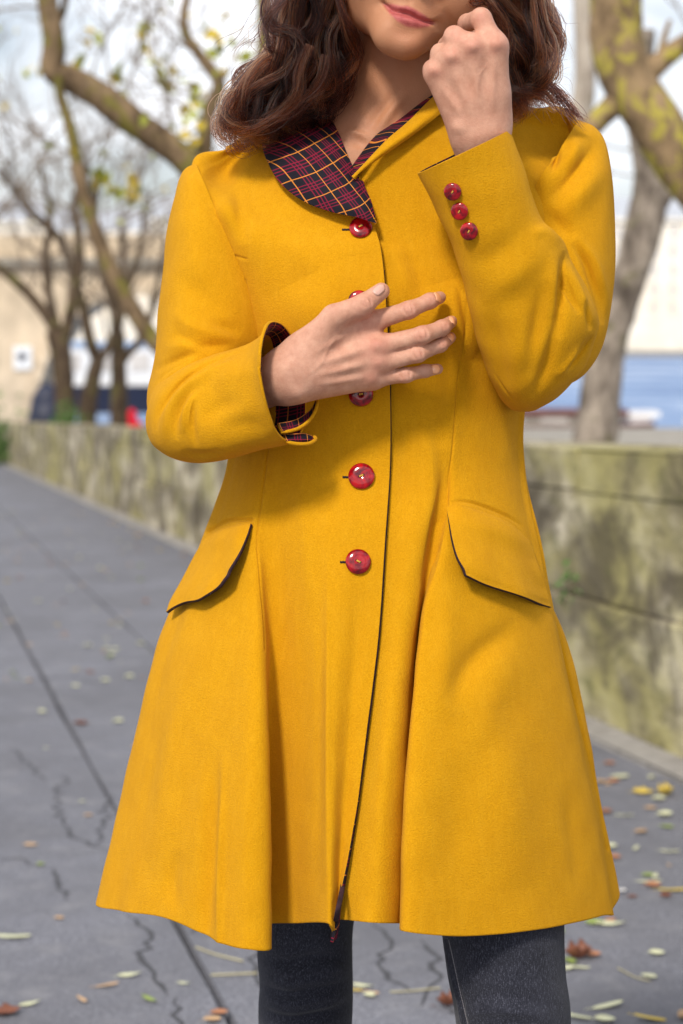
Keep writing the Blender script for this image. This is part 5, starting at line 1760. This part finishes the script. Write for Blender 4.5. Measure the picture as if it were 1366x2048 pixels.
TX = float(P(94, 700, 72.0)[0])
tp = empty('tarpaulin', (TX, 72.0, QZ))
tag(tp, 'dark navy tarpaulin heaped over something beside the bridge pier', 'tarpaulin')
th = np.linspace(0, 2 * np.pi, 28, endpoint=False); ph = np.linspace(0.02, np.pi / 2, 12)
V = np.array([[(TX + .70 * np.sin(p_) * np.cos(t_), 72 + .6 * np.sin(p_) * np.sin(t_), QZ + 1.62 * np.cos(p_) ** .8) for t_ in th] for p_ in ph])
V = V + (smoothn(V.reshape(-1, 3), 5, 4)[:, None] * .06).reshape(V.shape[0], V.shape[1], 1)
V[-1, :, 2] = QZ
ix = np.arange(12 * 28).reshape(12, 28); nx_ = np.roll(ix, -1, 1)
adopt(mesh('cover', V.reshape(-1, 3), np.stack([ix[:-1], ix[1:], nx_[1:], nx_[:-1]], -1).reshape(-1, 4), [NAVY], None, True), tp)
# a figure in red on the lower quay
def simple_person(loc):
    c = np.array(loc)
    def fn(p):
        q = p - c
        d = cone(q, np.array([0, 0, 1.05]), np.array([0, 0, 1.42]), .19, .17)
        d = smin(d, cone(q, np.array([0, 0, .55]), np.array([0, 0, 1.05]), .24, .19), .06)
        d = smin(d, ellip(q, (0, -.02, 1.64), (.105, .12, .14), np.eye(3)), .06)
        for s in (-1, 1):
            d = smin(d, chain(q, [np.array([s * .17, 0, 1.40]), np.array([s * .25, .02, 1.12]), np.array([s * .23, -.12, .90])], [.07, .06, .045], .02), .04)
            d = smin(d, chain(q, [np.array([s * .09, 0, .75]), np.array([s * .10, 0, .42]), np.array([s * .10, .02, .05]), np.array([s * .10, -.12, .04])], [.09, .07, .05, .045], .02), .04)
        return d
    V, Fq = surface_nets(fn, c + [-.5, -.4, -.05], c + [.5, .4, 1.9], .035, 8)
    z = V[:, 2] - c[2]
    fz_ = z[Fq].mean(1)
    DK = m_simple('dark_trousers', (0.03, 0.03, 0.04), .8)
    o = mesh('person', V, Fq, [RED, DK, SKIN], None, True, np.where(fz_ < .5, 1, 0))
    tag(o, 'distant figure in a hooded red coat seen over the wall', 'person')
simple_person((*P(263, 700, 46.0)[:2], QZ))

# ------------------------------------------------------------------ greenery
def bush(loc, rx, rz, n, label, size, mats):
    o = empty('bush', loc); tag(o, label, 'bush')
    r = np.random.default_rng(int(abs(loc[0] * 31)) + 3)
    pts = [(loc[0] + r.normal() * rx * .45, loc[1] + r.normal() * rx * .45, loc[2] + abs(r.normal()) * rz * .5) for _ in range(n)]
    st_ = []
    for i in range(9):
        a = r.random() * 6.28
        st_.append(tube([loc, (loc[0] + math.cos(a) * rx * .3, loc[1] + math.sin(a) * rx * .3, loc[2] + rz * .5), (loc[0] + math.cos(a) * rx * .6, loc[1] + math.sin(a) * rx * .6, loc[2] + rz * .9)], [.012, .008, .004], 5))
    joined('stem', st_, [TWIG], o)
    leaf_cloud('leaves', pts, size, mats, o, r, 4, size)
uu = 50.0
bush(tuple(Q(46, 2.05)), .55, 1.2, 240, 'green bush at the far left end of the wall', .10, [GREEN, m_simple('fresh_leaf', (0.12, 0.24, 0.05), .7, .2, 6)])
bush(tuple(Q(33, 2.66, .96)), .25, .3, 60, 'small green tuft growing on top of the wall at left', .06, [GREEN])
bush(tuple(Q(*G(1272, 1236 + 0), 0)) if False else tuple(Q(6.9, 2.39, .43)), .05, .05, 12, 'tiny green weed on the ledge of the wall', .028, [GREEN])

# ------------------------------------------------------------------ fallen leaves and twigs
def m_leaf(name, a, b):
    m = M(name)
    n = m.noise(60, 4, .6)
    m.set(Base_Color=m.ramp(n, [(.3, a), (.7, b)]), Roughness=.55, Specular_IOR_Level=.35)
    return m.mat
LM = {'pale': m_leaf('pale_leaf', (.50, .50, .30), (.66, .66, .46)), 'yellow': m_leaf('gold_leaf', (.52, .36, .05), (.68, .52, .12)), 'tan': m_leaf('tan_leaf', (.44, .27, .14), (.58, .40, .24)),
      'brown': m_leaf('brown_leaf', (.13, .045, .025), (.24, .09, .05)), 'orange': m_leaf('orange_leaf', (.34, .14, .07), (.44, .21, .11)), 'green': m_leaf('olive_leaf', (.20, .27, .06), (.30, .36, .10)), 'white': m_leaf('bleached_leaf', (.62, .60, .58), (.76, .74, .72))}
def leaf_mesh(shape, curl, r):
    n, k = 13, 7
    V = np.zeros((n, k, 3))
    ph = r.random() * 6
    for i in range(n):
        t = i / (n - 1)
        if shape == 'long': w = .15 * math.sin(math.pi * min(1, t * .97 + .02)) ** .7
        elif shape == 'round': w = .36 * math.sin(math.pi * min(1, t * .96 + .03)) ** .6
        else: w = .34 * (math.sin(math.pi * t) ** .7) * (1 + .30 * math.sin(t * 17 + ph))
        for j in range(k):
            s = -1 + 2 * j / (k - 1)
            z = curl * ((t - .5) ** 2 * .9 + .55 * w * s * s * 2) + .03 * math.sin(5 * t + ph + 2 * s) * (.3 + curl)
            V[i, j] = (t - .5, s * w, z)
    V[..., 2] -= V[..., 2].min()
    idx = np.arange(n * k).reshape(n, k)
    q = np.stack([idx[:-1, :-1], idx[:-1, 1:], idx[1:, 1:], idx[1:, :-1]], -1).reshape(-1, 4)
    Vb = V.reshape(-1, 3); Vt = Vb + [0, 0, .012]
    Fq = [q[:, ::-1], q + n * k]
    b = np.concatenate([idx[0], idx[1:, -1], idx[-1, ::-1][1:], idx[::-1, 0][1:]])
    Fq.append(np.stack([b[:-1], b[1:], b[1:] + n * k, b[:-1] + n * k], -1))
    tb, tf = tube([(-.5, 0, .02), (-.62, .01, .05), (-.74, .05, .03)], [.012, .009, .008], 5, 0, 0, 3)
    Fq.append(tf + 2 * n * k)
    me = bpy.data.meshes.new('fallen_leaf')
    AV = np.concatenate([Vb, Vt, tb]); AF = np.concatenate(Fq)
    me.from_pydata(AV.tolist(), [], AF.tolist()); me.update()
    me.polygons.foreach_set('use_smooth', np.ones(len(me.polygons), bool))
    return me
rl = np.random.default_rng(77)
LMESH = {}
def fallen(u, v, size, shape, colr, rot=None, label=None, var=None, tilt=0.12):
    var = int(rl.integers(0, 3)) if var is None else var
    key = (shape, colr, var)
    if key not in LMESH:
        me = leaf_mesh(shape, {'long': .25, 'round': .35, 'lobed': .75}[shape] * (.5 + .5 * var), rl)
        me.materials.append(LM[colr]); LMESH[key] = me
    o = bpy.data.objects.new('fallen_leaf', LMESH[key]); COL.objects.link(o)
    o.location = Q(u, v, .003 + .0005 * rl.random())
    o.scale = (size * .78,) * 3
    o.rotation_euler = (rl.normal() * tilt * .3, rl.normal() * tilt * .3, rl.random() * 6.28 if rot is None else rot)
    kind = {'long': 'narrow', 'round': 'oval', 'lobed': 'curled'}[shape]
    cn = {'pale': 'pale', 'yellow': 'yellow', 'tan': 'tan', 'brown': 'dark brown', 'orange': 'rusty orange', 'green': 'olive green', 'white': 'bleached whitish'}[colr]
    tag(o, label, 'leaf', 'fallen leaves scattered on the path')
    if not label:
        p_ = project(np.array(o.location)[None])[0]
        side = 'left of her coat' if p_[0] < 690 and p_[1] < 1800 else ('right of her coat' if p_[1] < 1830 else ('at the bottom left' if p_[0] < 530 else ('between her legs' if p_[0] < 900 else 'at the bottom right')))
        lane = 'past the second joint' if 1.13 < v < 1.95 else ('along the kerb' if v >= 1.95 else ('between the joints' if v > .56 else 'before the first joint'))
        LEAVES.append((o, f'{kind} {cn} leaf {lane}, {side}', u))
    return o
LEAVES = []
def at_px(x, y, L, shape, colr, rot=None, label=None, **k):
    u, v = G(x, y)
    fallen(u, v, L, shape, colr, rot, label, **k)
for a in [
    (162, 1450, .075, 'lobed', 'brown', 0.1, 'dark brown curled leaf by the joint at the left edge of her coat'),
    (236, 1446, .05, 'round', 'pale', 0), (62, 1692, .046, 'round', 'tan', .2, 'tan curled leaf on the asphalt at the lower left'),
    (82, 1732, .026, 'round', 'green', 0, 'small bright green leaf below the tan leaf at left'), (164, 1605, .026, 'round', 'pale', .4), (176, 1634, .030, 'round', 'tan', 0),
    (118, 1840, .026, 'round', 'tan', 0), (28, 1878, .09, 'long', 'pale', .05), (260, 1954, .060, 'long', 'pale', .25), (214, 1974, .060, 'long', 'tan', .35),
    (60, 2012, .055, 'long', 'pale', .6), (12, 2030, .075, 'lobed', 'brown', .6, 'dark purple brown leaf in the bottom left corner'), (368, 1970, .032, 'long', 'pale', 0), (164, 2004, .05, 'long', 'tan', -1.0),
    (726, 1976, .055, 'long', 'pale', -.2, 'pale leaf lying between her legs over a yellow one'), (708, 1984, .05, 'long', 'yellow', -.4), (742, 1990, .045, 'long', 'tan', -.5), (424, 2046, .04, 'round', 'tan', 0),
    (1222, 1852, .085, 'long', 'pale', 0.05, 'long pale leaf with green tip under the right coat corner'), (1190, 1850, .05, 'round', 'green', 0), (1214, 1786, .024, 'round', 'pale', 0), (1314, 1910, .042, 'round', 'pale', 0.1),
    (1298, 1956, .040, 'round', 'pale', -.6), (1156, 1920, .075, 'lobed', 'brown', .2, 'dark brown curled leaf beside her near leg'), (1158, 1938, .055, 'long', 'pale', -.3), (1184, 1915, .05, 'round', 'orange', .2),
    (1216, 2015, .085, 'long', 'pale', .45, 'long pale leaf pointing up at the lower right'), (1300, 2042, .075, 'long', 'yellow', -.4, 'yellow leaf at the bottom edge on the right'), (1155, 2038, .07, 'long', 'pale', -.5), (1210, 2044, .05, 'round', 'pale', 0),
    (1244, 1786, .030, 'round', 'white', .5, 'bleached whitish curled leaf by the right coat corner'), (1300, 1766, .07, 'long', 'pale', 0), (1345, 1784, .08, 'long', 'yellow', -.2), (1306, 1776, .05, 'round', 'orange', .1),
    (1296, 1753, .04, 'round', 'green', .2), (1332, 1795, .035, 'round', 'brown', 0), (1264, 1796, .03, 'round', 'brown', 0), (1228, 1718, .045, 'round', 'orange', 0), (1340, 1706, .06, 'long', 'pale', -.1), (1218, 1696, .06, 'round', 'pale', .5),
    (1282, 1668, .045, 'round', 'tan', .3), (1330, 1634, .055, 'round', 'pale', .3), (1302, 1618, .045, 'round', 'tan', 0), (1250, 1634, .06, 'long', 'pale', -.2), (1212, 1628, .05, 'round', 'orange', .3), (1286, 1588, .08, 'lobed', 'yellow', 0, 'large yellow leaf near the kerb at the right edge'),
    (1330, 1592, .07, 'lobed', 'yellow', .4), (1318, 1602, .05, 'round', 'pale', .2), (1226, 1566, .05, 'round', 'orange', 0), (1200, 1568, .05, 'round', 'tan', 0), (1240, 1556, .07, 'round', 'pale', .2), (1218, 1530, .05, 'lobed', 'orange', 0),
    (258, 1356, .05, 'round', 'pale', 0), (212, 1300, .05, 'round', 'pale', 0), (232, 1300, .05, 'round', 'pale', 0), (56, 1362, .045, 'round', 'pale', 0), (152, 1374, .045, 'round', 'pale', 0), (210, 1364, .05, 'round', 'pale', 0), (280, 1290, .05, 'round', 'pale', 0)]:
    at_px(*a)
cols = ['pale', 'pale', 'pale', 'pale', 'tan', 'tan', 'yellow', 'orange', 'green', 'brown']
cnt = 0
while cnt < 150:
    u = 3.2 + 20 * rl.random() ** 1.3; v = -1.2 + 3.4 * rl.random() ** .75
    p_ = project(Q(u, v)[None])[0]
    if not (-40 < p_[0] < 1410 and p_[1] < 2080): continue
    if 300 < p_[0] < 1120 and p_[1] < 1820: continue
    if p_[0] < 260 and p_[1] > 1380 and rl.random() < .8: continue
    fallen(u, v, .028 + .034 * rl.random(), 'long' if rl.random() < .3 else ('round' if rl.random() < .8 else 'lobed'), cols[rl.integers(0, len(cols))])
    cnt += 1
for i in range(14):     # drift along the kerb
    u = 4 + 18 * rl.random()
    fallen(u, 2.02 + .17 * rl.random(), .05 + .03 * rl.random(), 'lobed' if rl.random() < .5 else 'round', ['yellow', 'tan', 'orange', 'pale'][rl.integers(0, 4)])
def stem_px(pts, w, label):
    pp = np.array([Q(*G(x, y), .004) for x, y in pts])
    V, Fq = tube(pp, np.full(len(pp), w), 6)
    tag(mesh('fallen_twig', V, Fq, [m_simple('straw', (.42, .38, .24), .8, .2, 30)], None), label, 'twig', 'thin stems lying on the path')
stem_px([(392, 1898), (430, 1912), (486, 1926)], .0022, 'thin straw coloured stem lying left of her jeans')
stem_px([(422, 1954), (470, 1952), (514, 1950)], .0022, 'thin straight stem touching the knee of her jeans in view')
stem_px([(1236, 1940), (1270, 1958), (1300, 1966)], .0016, 'thin leaf stalk lying right of her near leg')
stem_px([(780, 1988), (820, 1986), (880, 1980)], .0018, 'thin pale stem lying between her two legs')

grp = {}
for o, l, u in LEAVES: grp.setdefault(l, []).append((u, o))
ORD = ['nearest', 'second nearest', 'third nearest', 'fourth nearest', 'fifth nearest', 'sixth nearest', 'seventh nearest', 'eighth nearest', 'ninth nearest', 'tenth nearest', 'eleventh nearest', 'twelfth nearest', 'thirteenth nearest', 'fourteenth nearest', 'fifteenth nearest', 'sixteenth nearest', 'seventeenth nearest', 'eighteenth nearest', 'nineteenth nearest', 'twentieth nearest', 'second farthest', 'farthest']
for l, os_ in grp.items():
    os_.sort(key=lambda t: t[0])
    for i, (u, o) in enumerate(os_):
        if len(os_) == 1: o['label'] = l
        elif i < len(ORD): o['label'] = l + ', ' + ORD[i]
        else: o['label'] = l + ', far back'
